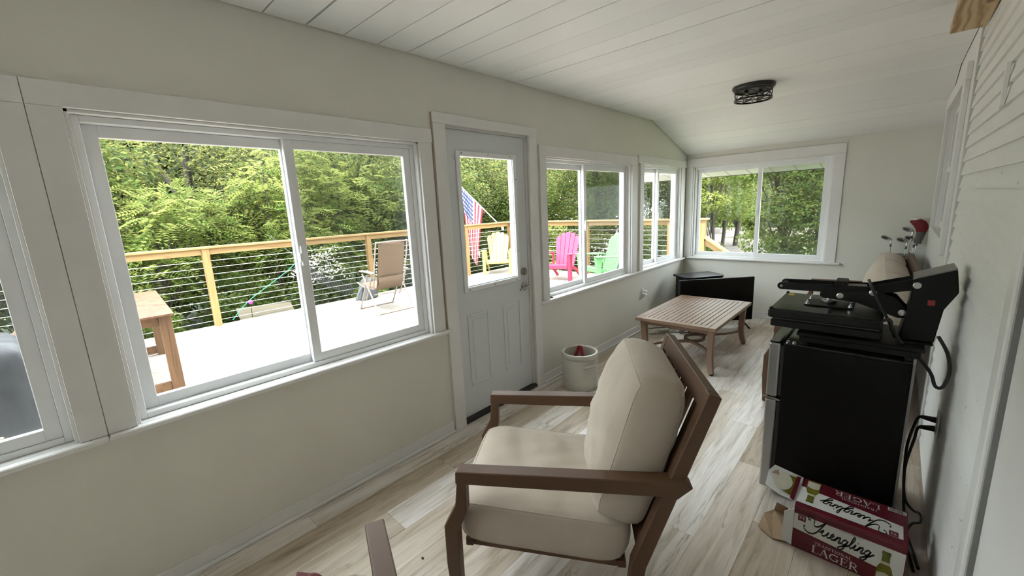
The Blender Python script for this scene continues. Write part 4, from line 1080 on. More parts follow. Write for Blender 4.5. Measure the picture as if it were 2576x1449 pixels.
# ------------------------------------------------------------------ beer carton with printed lettering
MAROON = mat('carton_maroon', (0.115, 0.008, 0.018), 0.40, var=0.06)
CWHITE = mat('carton_white', (0.66, 0.66, 0.62), 0.42, var=0.05)
KRAFT = mat('kraft_card', (0.36, 0.25, 0.15), 0.85, var=0.12)
INK = mat('black_ink', (0.012, 0.012, 0.014), 0.5)
PRW = mat('white_print', (0.70, 0.69, 0.65), 0.45)
GLG = mat('printed_green', (0.10, 0.115, 0.02), 0.35, var=0.4, scale=30)
AMB = mat('printed_olive', (0.17, 0.15, 0.015), 0.35, var=0.35, scale=25)
CRM = mat('printed_cream', (0.56, 0.53, 0.42), 0.5, var=0.08, scale=25)
def ribbon(mb, pts, w0, w1, nib=math.radians(35), smooth=True, place=None):
    P_ = smooth_path([(p[0], p[1], 0) for p in pts], 5) if smooth and len(pts) > 2 else [Vector((p[0], p[1], 0)) for p in pts]
    L_, R_ = [], []
    for i, p in enumerate(P_):
        d = P_[min(i+1, len(P_)-1)]-P_[max(i-1, 0)]
        if d.length < 1e-9: d = Vector((1, 0, 0))
        d.normalize(); n = Vector((-d.y, d.x, 0))
        w_ = w0+(w1-w0)*abs(math.sin(math.atan2(d.y, d.x)-nib+math.pi/2)) if w1 != w0 else w0
        L_.append(place(p+n*w_/2)); R_.append(place(p-n*w_/2))
    m = len(P_)
    mb.add(L_+R_, [(i, i+1, m+i+1, m+i) for i in range(m-1)])
YUENG = [
 [(-.55, 1.75), (-.95, 1.95), (-1.05, 2.4), (-.6, 2.72), (-.12, 2.45), (.02, 1.9), (.05, 1.35), (.35, 1.05), (.8, 1.3), (1.25, 1.95), (1.62, 2.65)],
 [(1.62, 2.65), (1.25, 1.4), (.85, .25), (.35, -.45), (-.3, -.6), (-.95, -.3), (-1.2, .15), (-1.05, .4)],
 [(1.15, .3), (1.62, 1.0), (1.5, .3), (1.66, 0), (2.0, .2), (2.38, 1.0), (2.26, .3), (2.4, .02), (2.7, .2)],
 [(2.7, .2), (3.02, .55), (3.14, .88), (2.95, 1.0), (2.76, .6), (2.82, .15), (3.08, 0), (3.42, .28)],
 [(3.42, .28), (3.70, .98), (3.58, .5), (3.44, 0)], [(3.48, .3), (3.82, .88), (4.08, .95), (4.04, .5), (3.94, .1), (4.12, 0), (4.42, .28)],
 [(5.02, .82), (4.74, 1.0), (4.46, .6), (4.5, .1), (4.74, .05), (5.0, .5), (5.12, 1.0), (4.98, .2), (4.78, -.7), (4.42, -1.1), (4.12, -.9), (4.48, -.42), (5.1, .05), (5.38, .3)],
 [(5.38, .3), (5.76, 1.3), (5.84, 2.0), (5.62, 1.95), (5.52, 1.0), (5.5, .2), (5.68, 0), (5.95, .28)],
 [(5.95, .28), (6.2, .98), (6.1, .3), (6.24, 0), (6.52, .28)], [(6.36, 1.38), (6.44, 1.46)],
 [(6.52, .28), (6.80, .98), (6.68, .5), (6.54, 0)], [(6.58, .3), (6.92, .88), (7.18, .95), (7.14, .5), (7.04, .1), (7.22, 0), (7.52, .28)],
 [(8.12, .82), (7.84, 1.0), (7.56, .6), (7.6, .1), (7.84, .05), (8.1, .5), (8.22, 1.0), (8.08, .2), (7.88, -.7), (7.52, -1.1), (7.22, -.9), (7.6, -.42), (8.25, .1), (8.7, .7)]]
def stem(x, w=.15, y0=0, y1=1): return [[(x, y0), (x, y1)], w]
def sf(x0, x1, y): return [[(x0, y), (x1, y)], .05]
SERIF = {
 'L': (.72, [stem(.18), sf(.02, .36, .975), sf(.02, .68, .025), [[(.66, .02), (.69, .28)], .05]]),
 'A': (.86, [[[(.08, 0), (.40, 1)], .05], [[(.40, 1), (.76, 0)], .16], [[(.2, .34), (.6, .34)], .05], sf(0, .22, .02), sf(.62, .88, .02)]),
 'G': (.92, [[arc(.46, .5, .40, 45, 180, 10), .13], [arc(.46, .5, .40, 180, 320, 10), .12], stem(.76, .12, .08, .44), sf(.6, .9, .44), [[(.74, .72), (.76, .98)], .04]]),
 'E': (.74, [stem(.18), sf(.02, .64, .975), sf(.02, .68, .025), sf(.2, .5, .52), [[(.63, .98), (.66, .74)], .05], [[(.66, .02), (.69, .28)], .05], [[(.5, .4), (.5, .64)], .05]]),
 'R': (.86, [stem(.18), sf(.02, .45, .975), sf(.02, .36, .025), [[(.2, .97), (.48, .97), (.64, .86), (.64, .64), (.48, .52), (.2, .5)], .09], [[(.42, .5), (.8, 0)], .13], sf(.68, .9, .02)]),
 'T': (.76, [stem(.38), sf(.04, .72, .975), sf(.22, .54, .025), [[(.05, .98), (.03, .72)], .05], [[(.71, .98), (.73, .72)], .05]]),
 'D': (.88, [stem(.18), sf(.02, .42, .975), sf(.02, .42, .025), [[(.38, .97), (.66, .86), (.78, .5), (.66, .14), (.38, .03)], .11]]),
 'I': (.38, [stem(.19), sf(.03, .35, .975), sf(.03, .35, .025)]),
 'O': (.92, [[arc(.46, .5, .41, 0, 360, 20), .12]]),
 'N': (.90, [[[(.16, 0), (.16, 1)], .05], [[(.14, 1), (.74, 0)], .15], [[(.74, 0), (.74, 1)], .05], sf(.02, .3, .02), sf(.6, .88, .975), sf(.0, .2, .975)]),
 '2': (.62, [[[(.08, .72), (.14, .92), (.34, .98), (.5, .85), (.46, .6), (.1, .06)], .12], sf(.06, .56, .05)]),
 '4': (.66, [stem(.44, .12), [[(.44, .98), (.05, .3)], .07], sf(.04, .62, .3)]),
}
def serif_text(mb, txt, x, y, h, place, gap=.06):
    for ch in txt:
        if ch == ' ': x += .4*h; continue
        wd, st = SERIF[ch]
        for pts, w_ in st:
            ribbon(mb, [(x+p[0]*h, y+p[1]*h) for p in pts], w_*h, w_*h, 0, len(pts) > 2 and len(pts) < 8, place)
        x += (wd+gap)*h
    return x
def text_w(txt, h, gap=.06): return sum((.4 if c == ' ' else SERIF[c][0]+gap) for c in txt)*h
def small_text(txt, size, place_M, m, parent, name):
    cu = bpy.data.curves.new(name, 'FONT'); cu.body = txt; cu.size = size; cu.align_x = 'CENTER'; cu.resolution_u = 2
    tmp = bpy.data.objects.new(name, cu); COL.objects.link(tmp)
    dg = bpy.context.evaluated_depsgraph_get()
    me = bpy.data.meshes.new_from_object(tmp.evaluated_get(dg))
    bpy.data.objects.remove(tmp, do_unlink=True)
    me.transform(place_M); me.materials.clear(); me.materials.append(m)
    o = bpy.data.objects.new(name, me); COL.objects.link(o); o.parent = parent
    return o
bx0, bx1, by0, by1, bz1 = 1.952, 2.325, 0.182, 0.430, 0.205
cn = tag(empty('beer_carton', ((bx0+bx1)/2, (by0+by1)/2, 0)), 'maroon and white lager bottle carton torn open beside the fridge', 'carton')
LX, LY = (bx1-bx0), (by1-by0)
Tc = Matrix.Translation((-LX/2, -LY/2, 0))
mb = MB(); th = 0.003
mb.cur = 0
mb.box(0.012, LX, 0, th, 0.002, bz1-0.012, Tc).box(0.012, LX, LY-th, LY, 0.002, bz1-0.012, Tc).box(LX-th, LX, th, LY-th, 0.002, bz1-0.012, Tc).box(0.012, LX, th, LY-th, 0.002, 0.002+th, Tc)
mb.build('carton_sides', MAROON, cn)
MB().prism([(0.0, bz1-0.0125), (0.003, bz1-0.004), (0.010, bz1), (LY-0.010, bz1), (LY-0.003, bz1-0.004), (LY, bz1-0.0125)], 0.012, LX, 'yz', Tc).build('carton_top', MAROON, cn)
E_ = 0.0007
def face_front(p): return Tc @ Vector((p[0], -E_, p[1]))            # x right, z up, seen from -y
def face_top(p): return Tc @ Vector((LX-p[0], LY-0.012-p[1], bz1+E_))  # upside down towards the viewer
def flat(nm, polys, m, place, k=1):
    mb = MB()
    for poly in polys: mb.add([place((a, b)) for a, b in poly], [list(range(len(poly)))])
    o = mb.build(nm, m, cn); return o
def off(place, e):
    # a little further out of the carton than the layer below
    if place is face_front: return lambda p: place(p)+Vector((0, -e, 0))
    return lambda p: place(p)+Vector((0, 0, e))
def panel(place, hh, tag_name):
    # white upper field with a sloping lower border, black script, white capitals, bottle
    wtop = 0.89*hh
    flat('white_field', [[(0.014, 0.50*hh), (0.30, 0.36*hh), (LX-0.003, 0.30*hh), (LX-0.003, wtop), (0.014, wtop)]], CWHITE, place)
    pl = off(place, 0.0004)
    mb = MB(); sc = 0.0232
    tilt = -0.075
    def sp(p): return pl((0.078+p.x*sc+(p.y*sc)*0.18, 0.60*hh+p.y*sc*1.12+p.x*sc*tilt))
    for st in YUENG: ribbon(mb, st, 0.08, 0.32, math.radians(20), True, sp)
    mb.build('script_lettering', INK, cn)
    mb = MB()
    h1 = 0.036
    wd = text_w('LAGER', h1); x0 = 0.085
    def tp(p): return pl((p.x, p.y+(p.x-x0)*-0.04))
    serif_text(mb, 'LAGER', x0, 0.075*hh, h1, tp)
    serif_text(mb, 'TRADITIONAL', x0+0.008, 0.075*hh+h1+0.006, 0.0135, tp, .10)
    mb.build('capital_lettering', PRW, cn)
    # count badge
    flat('badge', [[(0.028, 0.74*hh), (0.056, 0.74*hh), (0.056, 0.885*hh), (0.028, 0.885*hh)]], MAROON, pl)
    mb = MB(); pb = off(place, 0.0008); serif_text(mb, '24', 0.033, 0.785*hh, 0.014, lambda p: pb((p.x, p.y))); mb.build('badge_number', PRW, cn)
    # bottle picture
    bx = LX-0.056; pb2 = off(place, 0.0009)
    half = [(0.0245, -0.01), (0.025, 0.30*hh), (0.021, 0.42*hh), (0.0128, 0.52*hh), (0.0115, 0.72*hh), (0.0132, 0.73*hh), (0.0132, 0.80*hh)]
    poly = [(bx+a, max(b, 0.004)) for a, b in half]+[(bx-a, max(b, 0.004)) for a, b in half[::-1]]
    flat('bottle_picture', [poly], AMB, pb2)
    pb3 = off(place, 0.0013)
    flat('bottle_neck_picture', [[(bx-.0122, .58*hh), (bx+.0122, .58*hh), (bx+.0115, .70*hh), (bx+.0132, .73*hh), (bx+.0132, .80*hh), (bx-.0132, .80*hh), (bx-.0132, .73*hh), (bx-.0115, .70*hh)]], GLG, pb3)
    flat('bottle_label', [[(bx-.023, .06*hh), (bx+.023, .06*hh), (bx+.022, .27*hh), (bx, .31*hh), (bx-.022, .27*hh)]], CRM, pb3)
    flat('bottle_neck_label', [[(bx-.0138, .50*hh), (bx+.0138, .50*hh), (bx+.0126, .56*hh), (bx-.0126, .56*hh)]], CRM, pb3)
panel(face_front, bz1-0.012, 'front')
panel(face_top, LY-0.024, 'top')
Mfr = Tc @ Matrix.Translation((LX*0.42, -0.0016, bz1-0.028)) @ Matrix.Rotation(math.pi/2, 4, 'X')
small_text('OLDEST BREWERY IN AMERICA', 0.0085, Tc @ Matrix.Translation((LX*0.50, -0.0016, bz1-0.0235)) @ Matrix.Rotation(math.pi/2, 4, 'X'), MAROON, cn, 'slogan')
small_text('ORIGINAL AMERICAN', 0.008, Tc @ Matrix.Translation((LX*0.55, -0.0016, bz1-0.040)) @ Matrix.Rotation(math.pi/2, 4, 'X'), INK, cn, 'small_print')
flat('small_print_block', [[(0.02, 0.006+k*0.006), (0.075, 0.004+k*0.006), (0.075, 0.006+k*0.006), (0.02, 0.008+k*0.006)] for k in range(4)], mat('faint_print', (0.22, 0.06, 0.06), 0.5), off(face_front, 0.0004))
# barcode on the top, by the far corner
pt = off(face_top, 0.0009)
flat('barcode_patch', [[(0.004, 0.006), (0.062, 0.006), (0.062, 0.030), (0.004, 0.030)]], PRW, pt)
rg = random.Random(2); x = 0.008; bars = []
while x < 0.058:
    w_ = rg.choice([0.0008, 0.0014, 0.002]); bars.append([(x, 0.009), (x+w_, 0.009), (x+w_, 0.027), (x, 0.027)]); x += w_+rg.choice([0.0008, 0.0015])
flat('barcode_bars', bars, INK, off(face_top, 0.0013))
# open left end: white inner flaps and the torn flap that lies up to the left, plus kraft flap on the floor
def sheet(nm, pts, m, th_=0.0022):
    pts = [Vector(p) for p in pts]; n = (pts[1]-pts[0]).cross(pts[2]-pts[0]).normalized()*th_
    k = len(pts)
    return MB().add([Tc @ p for p in pts]+[Tc @ (p+n) for p in pts], [list(range(k))[::-1], list(range(k, 2*k))]+[(i, (i+1) % k, k+(i+1) % k, k+i) for i in range(k)]).build(nm, m, cn)
sheet('inner_edge', [(0.012, 0.0, 0.006), (0.012, 0.0, bz1-0.014), (-0.022, -0.014, bz1-0.035), (-0.022, -0.016, 0.03)], CWHITE)
sheet('inner_edge', [(0.012, LY, 0.006), (0.012, LY, bz1-0.014), (-0.03, LY+0.006, bz1-0.035), (-0.03, LY+0.008, 0.03)], CWHITE)
fp = sheet('top_flap', [(0.010, 0.03, bz1-0.002), (0.010, LY-0.008, bz1-0.002), (-0.105, LY-0.03, bz1+0.03), (-0.120, LY-0.09, bz1+0.028), (-0.112, 0.05, bz1+0.016), (-0.05, 0.03, bz1+0.004)], CWHITE)
def fl2(a, b): # a: outwards 0..0.11, b: along y
    return Tc @ Vector((0.004-a, b, bz1+0.0035+a*0.21+(b-0.03)*0.03))
def flapart(nm, poly, m, e):
    MB().add([fl2(a, b)+Vector((0, 0, e)) for a, b in poly], [list(range(len(poly)))]).build(nm, m, fp)
flapart('flap_label', [(0.058+0.036*math.cos(t*0.314), 0.125+0.068*math.sin(t*0.314)) for t in range(20)], CRM, 0.0022)
flapart('flap_picture', [(0.0, 0.05), (0.04, 0.055), (0.05, 0.19), (0.0, 0.205)], AMB, 0.0012)
flapart('flap_band', [(0.0, 0.022), (0.016, 0.03), (0.016, 0.21), (0.0, 0.22)], MAROON, 0.0017)
flapart('torn_patch', [(0.078, 0.15), (0.108, 0.14), (0.10, 0.17), (0.088, 0.19)], KRAFT, 0.0028)
sheet('kraft_flap', [(0.012, 0.004, 0.014), (0.012, LY*0.75, 0.012), (-0.085, LY*0.66, 0.030), (-0.118, LY*0.45, 0.026), (-0.125, LY*0.12, 0.006), (-0.06, -0.012, 0.004)], KRAFT)
sheet('kraft_fold', [(-0.085, LY*0.66, 0.032), (-0.02, LY*0.70, 0.022), (-0.03, LY*0.62, 0.075), (-0.075, LY*0.60, 0.085)], KRAFT)

# ------------------------------------------------------------------ golf bag and clubs in the far corner
NAVY = mat('bag_navy', (0.018, 0.018, 0.06), 0.7, var=0.2)
BAGB = mat('bag_black', (0.014, 0.014, 0.016), 0.7, var=0.2)
gb = tag(empty('golf_bag', (2.190, 4.000, 0)), 'black and navy golf bag in the far right corner', 'golf bag')
lean = Matrix.Rotation(math.radians(1.5), 4, 'Y')
def shell(z0, z1, r0, r1, m, nm, par=gb, n=24, sq=0.62):
    mb = MB(); prof = [(r0, z0), (r0+(r1-r0)*0.3, z0+(z1-z0)*0.25), (r1, z1)]
    mb.lathe(prof, n=n); mb.v = [lean @ Vector((v[0], v[1]*sq, v[2])) for v in mb.v]
    return mb.build(nm, m, par, 0, True)
shell(0.0, 0.10, 0.115, 0.118, BAGB, 'base')
shell(0.101, 0.70, 0.118, 0.120, NAVY, 'body')
shell(0.701, 0.84, 0.120, 0.118, BAGB, 'collar')
mb = MB(); mb.lathe([(0.128, 0.842), (0.132, 0.86), (0.128, 0.885), (0.108, 0.885), (0.104, 0.86), (0.104, 0.78), (0.09, 0.775)], n=28); mb.v = [lean @ Vector((v[0], v[1]*0.66, v[2])) for v in mb.v]
mb.build('top_cuff', mat('cuff_grey', (0.22, 0.22, 0.21), 0.5), gb, 0, True)
MB().prism([(-0.118, 0.42), (-0.175, 0.46), (-0.165, 0.66), (-0.118, 0.78)], -0.05, 0.05, 'xz', lean).build('side_pocket', NAVY, gb, 0.02, segs=3)
MB().tube(smooth_path([lean @ Vector(p) for p in ((-0.122, 0.0, 0.84), (-0.155, -0.02, 0.80), (-0.185, -0.03, 0.62), (-0.19, -0.03, 0.48), (-0.15, -0.02, 0.40))], 5), 0.010, 8).build('strap', BAGB, gb, 0, True)
MB().tube(smooth_path([lean @ Vector(p) for p in ((-0.12, -0.055, 0.72), (-0.16, -0.055, 0.69), (-0.178, -0.055, 0.60), (-0.182, -0.055, 0.48))], 5), 0.003, 6).build('white_piping', PRW, gb, 0, True)
IRON = mat('club_chrome', (0.60, 0.60, 0.58), 0.25, metal=1.0)
IDRK = mat('club_dark', (0.05, 0.05, 0.05), 0.4, metal=0.3)
def club(label, base, top, head, kind):
    e = tag(empty('golf_club', (2.215+base[0], 4.0+base[1], 0.15)), label, 'golf club', 'clubs in the golf bag')
    b = Vector((0, 0, 0)); t = Vector((top[0]-2.215-base[0], top[1]-4.0-base[1], top[2]-0.15))
    d = (t-b).normalized()
    MB().tube([b, t], 0.0045, 8).build('shaft', IRON, e, 0, True)
    MB().tube([t-d*0.045, t-d*0.015], 0.0075, 8).build('ferrule', IDRK, e, 0, True)
    h = Vector(head)-Vector((2.215+base[0], 4.0+base[1], 0.15))
    if kind == 'iron':
        MB().tube(smooth_path([t, t+d*0.03, t+d*0.04+(h-t)*0.25], 3), 0.0075, 8).build('hosel', IRON, e, 0, True)
        f = (h-t); fx = Vector((f.x, 0, 0)).normalized() if abs(f.x) > 1e-6 else Vector((1, 0, 0))
        c0 = t+d*0.035
        prof = [(0.0, -0.012), (0.0, 0.012), (0.045, 0.040), (0.075, 0.040), (0.085, 0.022), (0.070, 0.002), (0.040, -0.012)]
        hd2 = MB().add([c0+fx*a+Vector((0, -0.009, bb)) for a, bb in prof]+[c0+fx*a+Vector((0, 0.009, bb)) for a, bb in prof],
                 [list(range(7))[::-1], list(range(7, 14))]+[(i, (i+1) % 7, 7+(i+1) % 7, 7+i) for i in range(7)]).build('head', IRON, e, 0.003)
        prof2 = [(0.018, 0.006), (0.046, 0.028), (0.072, 0.030), (0.074, 0.018), (0.062, 0.006), (0.038, -0.003)]
        MB().add([c0+fx*a+Vector((0, -0.0098, bb)) for a, bb in prof2], [list(range(6))]).build('cavity', IDRK, hd2)
    return e
club('chrome iron standing apart on the left of the golf bag', (-0.05, 0.0), (2.150, 3.985, 1.005), (2.06, 3.985, 1.05), 'iron')
club('chrome iron close beside the red head cover', (0.03, 0.01), (2.300, 4.000, 1.090), (2.22, 4.0, 1.12), 'iron')
club('short iron showing just above the bag cuff', (0.02, -0.02), (2.268, 3.975, 0.985), (2.22, 3.975, 1.0), 'iron')
club('dark iron behind the other clubs near the clapboard wall', (0.06, 0.02), (2.325, 4.015, 1.000), (2.29, 4.015, 1.03), 'iron')
# head cover on the driver
hc = club('long wood club inside the red and grey head cover', (0.05, -0.01), (2.345, 3.985, 1.02), (2.30, 3.985, 1.2), 'wood')
RED2 = mat('cover_red', (0.17, 0.006, 0.014), 0.6, var=0.15)
GRY2 = mat('cover_grey', (0.09, 0.09, 0.088), 0.6, var=0.15)
mb = MB(); o0 = Vector((2.215+0.05, 3.99, 0.15))
path = [Vector((2.345, 3.985, 1.00)), Vector((2.356, 3.985, 1.06)), Vector((2.363, 3.985, 1.115))]
mb.tube([p-o0 for p in path], [0.026, 0.030, 0.036], 14); mb.build('cover_sleeve', GRY2, hc, 0, True)
mb = MB(); path = smooth_path([Vector((2.363, 3.985, 1.112)), Vector((2.360, 3.985, 1.165)), Vector((2.335, 3.985, 1.198)), Vector((2.298, 3.985, 1.212)), Vector((2.268, 3.985, 1.222))], 4)
mb.tube([p-o0 for p in path], [0.036, 0.040, 0.044, 0.047, 0.049, 0.050, 0.050, 0.049, 0.047, 0.044, 0.040, 0.034, 0.028, 0.021, 0.014, 0.008, 0.002], 14)
mb.v = [(v[0], v[1]*0.9, v[2]) for v in mb.v]; mb.build('cover_hood', RED2, hc, 0, True)
MB().tube([p-o0+Vector((-0.002, 0, 0.030)) for p in path[8:]], [0.020, 0.022, 0.022, 0.020, 0.018, 0.014, 0.010, 0.006, 0.002], 8).build('cover_stripe', PRW, hc, 0, True)

# patterned pillow on the sofa
m, nt, b = nt_new('patterned_fabric')
f = _noise(nt, _coord(nt), 26, 3, 0.6, 1.5)
nt.links.new(_ramp(nt, f, [(0.35, (0.07, 0.05, 0.03)), (0.45, (0.36, 0.27, 0.15)), (0.52, (0.12, 0.14, 0.07)), (0.6, (0.55, 0.48, 0.36))]), b.inputs['Base Color']); b.inputs['Roughness'].default_value = 0.9
PATT = m
po = tag(empty('patterned_pillow', (1.80, 2.30, 0.0)), 'brown patterned pillow lying on the sofa seat behind the heat press', 'pillow')
cushion('pillow', 0.40, 0.38, 0.11, 0.035, PATT, po, Matrix.Translation((0, 0, 0.50)) @ Matrix.Rotation(math.radians(-8), 4, 'Y'), n=10, pipe=False)

# ------------------------------------------------------------------ ceiling light
lt = tag(empty('ceiling_light', (1.19, 2.32, H)), 'black drum cage flush light on the ceiling', 'ceiling light')
MB().lathe([(0.158, -0.001), (0.158, -0.016), (0.150, -0.030), (0.02, -0.032)], n=36).build('canopy', BLACKM, lt, 0, True)
rim = 0.137
MB().lathe([(rim+0.004, -0.103), (rim+0.004, -0.116), (rim-0.006, -0.116), (rim-0.006, -0.103), (rim+0.004, -0.103)], n=36, close=False).build('bottom_ring', BLACKM, lt)
MB().lathe([(rim+0.004, -0.0325), (rim+0.004, -0.045), (rim-0.004, -0.045), (rim-0.004, -0.0325), (rim+0.004, -0.0325)], n=36, close=False).build('top_ring', BLACKM, lt)
for k in range(8):
    a = 2*math.pi*k/8; a2 = a+2*math.pi/8
    p = lambda t, z: (rim*math.cos(t), rim*math.sin(t), z)
    MB().bar(p(a, -0.044), p(a, -0.104), 0.010, 0.004).build('cage_bar', BLACKM, lt)
    MB().sweep([p(a+(a2-a)*i/5, -0.046-0.056*i/5) for i in range(6)], 0.004, 0.008).build('cage_bar', BLACKM, lt)
for k in range(4):
    a = math.pi*k/4+0.3
    MB().bar((rim*math.cos(a), rim*math.sin(a), -0.110), (0.0, 0.0, -0.110), 0.010, 0.006).build('spoke', BLACKM, lt)
    MB().bar((rim*math.cos(a+math.pi), rim*math.sin(a+math.pi), -0.110), (0.0, 0.0, -0.110), 0.010, 0.006).build('spoke', BLACKM, lt)
BULB = mat('bulb_glass', (0.75, 0.74, 0.68), 0.15, var=0.02)
for a in (0.6, 0.6+math.pi):
    s_ = MB().lathe([(0.014, 0), (0.014, -0.02)], (0.055*math.cos(a), 0.055*math.sin(a), -0.033), 12).build('socket', BLACKM, lt)
    MB().ball((0.055*math.cos(a), 0.055*math.sin(a), -0.076), 0.022, 14, 8, (1, 1, 1.05)).build('bulb', BULB, lt, 0, True)

# ------------------------------------------------------------------ outlets, plugs and cords
def outlet(name, label, T_, a, z):
    e = tag(empty(name), label, 'outlet')
    def bx(nm, m, a0, a1, d0, d1, z0, z1, par=e, bev=0.0015):
        p = [T_(A, D, Z) for Z in (z0, z1) for D in (d0, d1) for A in (a0, a1)]
        return MB().add(p, [(0, 2, 3, 1), (4, 5, 7, 6), (0, 1, 5, 4), (2, 6, 7, 3), (0, 4, 6, 2), (1, 3, 7, 5)]).build(nm, m, par, bev)
    bx('cover_plate', VINYL, a-0.036, a+0.036, 0.0002, 0.006, z-0.058, z+0.058)
    for dz in (-0.021, 0.021): bx('receptacle', VINYL, a-0.016, a+0.016, 0.0062, 0.009, z+dz-0.014, z+dz+0.014)
    return e, bx
o1, bx = outlet('wall_outlet', 'white wall outlet below the window beside the coffee table', TL, 2.84, 0.455)
def charger(label, z, h):
    e = tag(empty('plug_adapter'), label, 'charger', 'chargers in the window wall outlet')
    MB().box(0.0095, 0.050, 2.815, 2.865, z-h/2, z+h/2).build('body', VINYL, e, 0.004)
    MB().box(0.0062+0.003, 0.0094, 2.83, 2.85, z-h/3, z+h/3).build('prongs', CHROME, e)
    return e
charger('white charger cube in the upper socket near the coffee table', 0.478, 0.022)
charger('white charger cube in the lower socket with the white cord', 0.430, 0.034)
Wc = mat('white_cable', (0.72, 0.72, 0.70), 0.5)
tag(MB().tube(smooth_path([(0.05, 2.84, 0.428), (0.075, 2.84, 0.41), (0.085, 2.83, 0.33), (0.075, 2.82, 0.2), (0.08, 2.81, 0.06), (0.14, 2.78, 0.008), (0.24, 2.74, 0.006), (0.30, 2.66, 0.006), (0.22, 2.60, 0.006), (0.14, 2.66, 0.006), (0.20, 2.80, 0.012), (0.31, 2.90, 0.012), (0.36, 2.98, 0.006)], 6), 0.0028, 6).build('charging_cord', Wc, None, 0, True), 'white charging cord hanging from the outlet to the floor', 'cord')
tag(MB().box(-0.07, 0.07, -0.024, 0.024, 0.003, 0.034).build('power_brick', mat('pale_brick', (0.55, 0.55, 0.44), 0.5), None, 0.006), 'pale power strip block on the floor under the coffee table', 'power brick')
bpy.data.objects['power_brick'].location = (0.255, 2.86, 0.010); bpy.data.objects['power_brick'].rotation_euler = (0, 0, 0.9)
pts = [(0.335, 2.92, 0.016), (0.42, 3.0, 0.006), (0.45, 3.06, 0.006), (0.36, 3.05, 0.006), (0.20, 3.02, 0.006), (0.07, 2.90, 0.006), (0.06, 2.74, 0.006), (0.16, 2.66, 0.014), (0.30, 2.76, 0.014), (0.37, 2.90, 0.006), (0.47, 2.96, 0.006), (0.52, 3.06, 0.006)]
tag(MB().tube(smooth_path(pts, 6), 0.0040, 6).build('coiled_cable', RUBBER, None, 0, True), 'black power cord coiled on the floor under the coffee table', 'cord')
o2, bx2 = outlet('wall_outlet', 'white wall outlet on the clapboards behind the fridge', lambda a, d, z: (XR-0.0172-d, a, z), 0.785, 0.470)
def cord(label, pts, r=0.0055):
    e = tag(empty('appliance_cord'), label, 'cord', 'black cords behind the fridge')
    P_ = smooth_path(pts, 6)
    MB().tube(P_, r, 7).build('wire', RUBBER, e, 0, True)
    d = (Vector(pts[1])-Vector(pts[0])).normalized()
    MB().tube([Vector(pts[0]), Vector(pts[0])+d*0.05], [0.015, 0.009], 8).build('plug', RUBBER, e, 0, True)
    return e
xo = XR-0.0172-0.010
cord('black appliance cord from the upper socket behind the fridge', [(xo, 0.785, 0.492), (xo-0.05, 0.775, 0.498), (2.325, 0.74, 0.47), (2.308, 0.70, 0.36), (2.312, 0.62, 0.22), (2.325, 0.55, 0.10), (2.340, 0.50, 0.012), (2.350, 0.42, 0.008), (2.36, 0.33, 0.008)])
cord('black appliance cord from the lower socket behind the fridge', [(xo, 0.785, 0.449), (xo-0.05, 0.77, 0.448), (2.33, 0.73, 0.40), (2.31, 0.66, 0.28), (2.318, 0.58, 0.18), (2.345, 0.53, 0.16), (2.365, 0.50, 0.17), (2.368, 0.47, 0.15), (2.345, 0.47, 0.13), (2.335, 0.48, 0.07), (2.36, 0.46, 0.009), (2.375, 0.36, 0.008)])

# ------------------------------------------------------------------ little things
o = tag(empty('brown_ring', (-0.02, 1.045, 0.7352)), 'small dark brown ring lying on the sill right of the door', 'ring')
MB().tube([(0.022*math.cos(t*0.3927), 0.022*math.sin(t*0.3927), 0.009) for t in range(16)], 0.008, 8, True).build('band', mat('brown_glaze', (0.06, 0.03, 0.02), 0.25), o, 0, True)
MB().ball((0, -0.012, 0.012), 0.010, 10, 6).build('bead', CHROME, o, 0, True)
crumbs = [((0.66, 0.13), 'dark crumb on the floor in front of the door, larger one'), ((0.86, 0.30), 'dark crumb on the floor behind the lounge chair seat'), ((0.74, -0.93), 'dark crumb on the floor left of the lounge chair, upper one'), ((0.80, -1.04), 'dark leaf crumb on the floor near the bottom edge')]
for (p, lab) in crumbs:
    c = MB().ball((0, 0, 0.003), 0.006, 7, 5, (1.4, 0.8, 0.5)).build('crumb', mat('crumb_brown', (0.05, 0.035, 0.025), 0.9), None, 0, True)
    c.location = (p[0], p[1], 0); tag(c, lab, 'debris', 'crumbs on the floor')
# ------------------------------------------------------------------ things on the deck
def plywood_mat():
    m, nt, b = nt_new('stained_plywood')
    v = _coord(nt, (2.2, 0.9, 1))
    f = _noise(nt, v, 3.2, 6, 0.62, 2.2)
    c = _ramp(nt, f, [(0.30, (0.035, 0.013, 0.006)), (0.42, (0.080, 0.027, 0.012)), (0.5, (0.115, 0.058, 0.028)), (0.62, (0.082, 0.022, 0.010)), (0.75, (0.13, 0.072, 0.038))])
    nt.links.new(c, b.inputs['Base Color']); b.inputs['Roughness'].default_value = 0.45
    return m
PLY = plywood_mat()
LEGW = wood_mat('table_leg_wood', (0.12, 0.058, 0.022), (0.155, 0.08, 0.033), (0.06, 0.027, 0.011), 0.6, 2, 2.0)
LEGX = wood_mat('table_rail_wood', (0.12, 0.058, 0.022), (0.155, 0.08, 0.033), (0.06, 0.027, 0.011), 0.6, 0, 2.0)
pt_ = tag(empty('plywood_table', (-3.50, -1.66, ZD), math.radians(-3)), 'reddish plywood work table with square legs on the deck', 'table')
ax_, ay_, az_ = 0.93, 0.49, 0.765
MB().box(-ax_, 0.0 - 0.0015+0.0, -ay_, ay_, az_-0.020, az_).build('top_board', PLY, pt_, 0.003)
MB().box(0.0015, ax_, -ay_, ay_, az_-0.020, az_).build('top_board', PLY, pt_, 0.003)
lw = 0.045
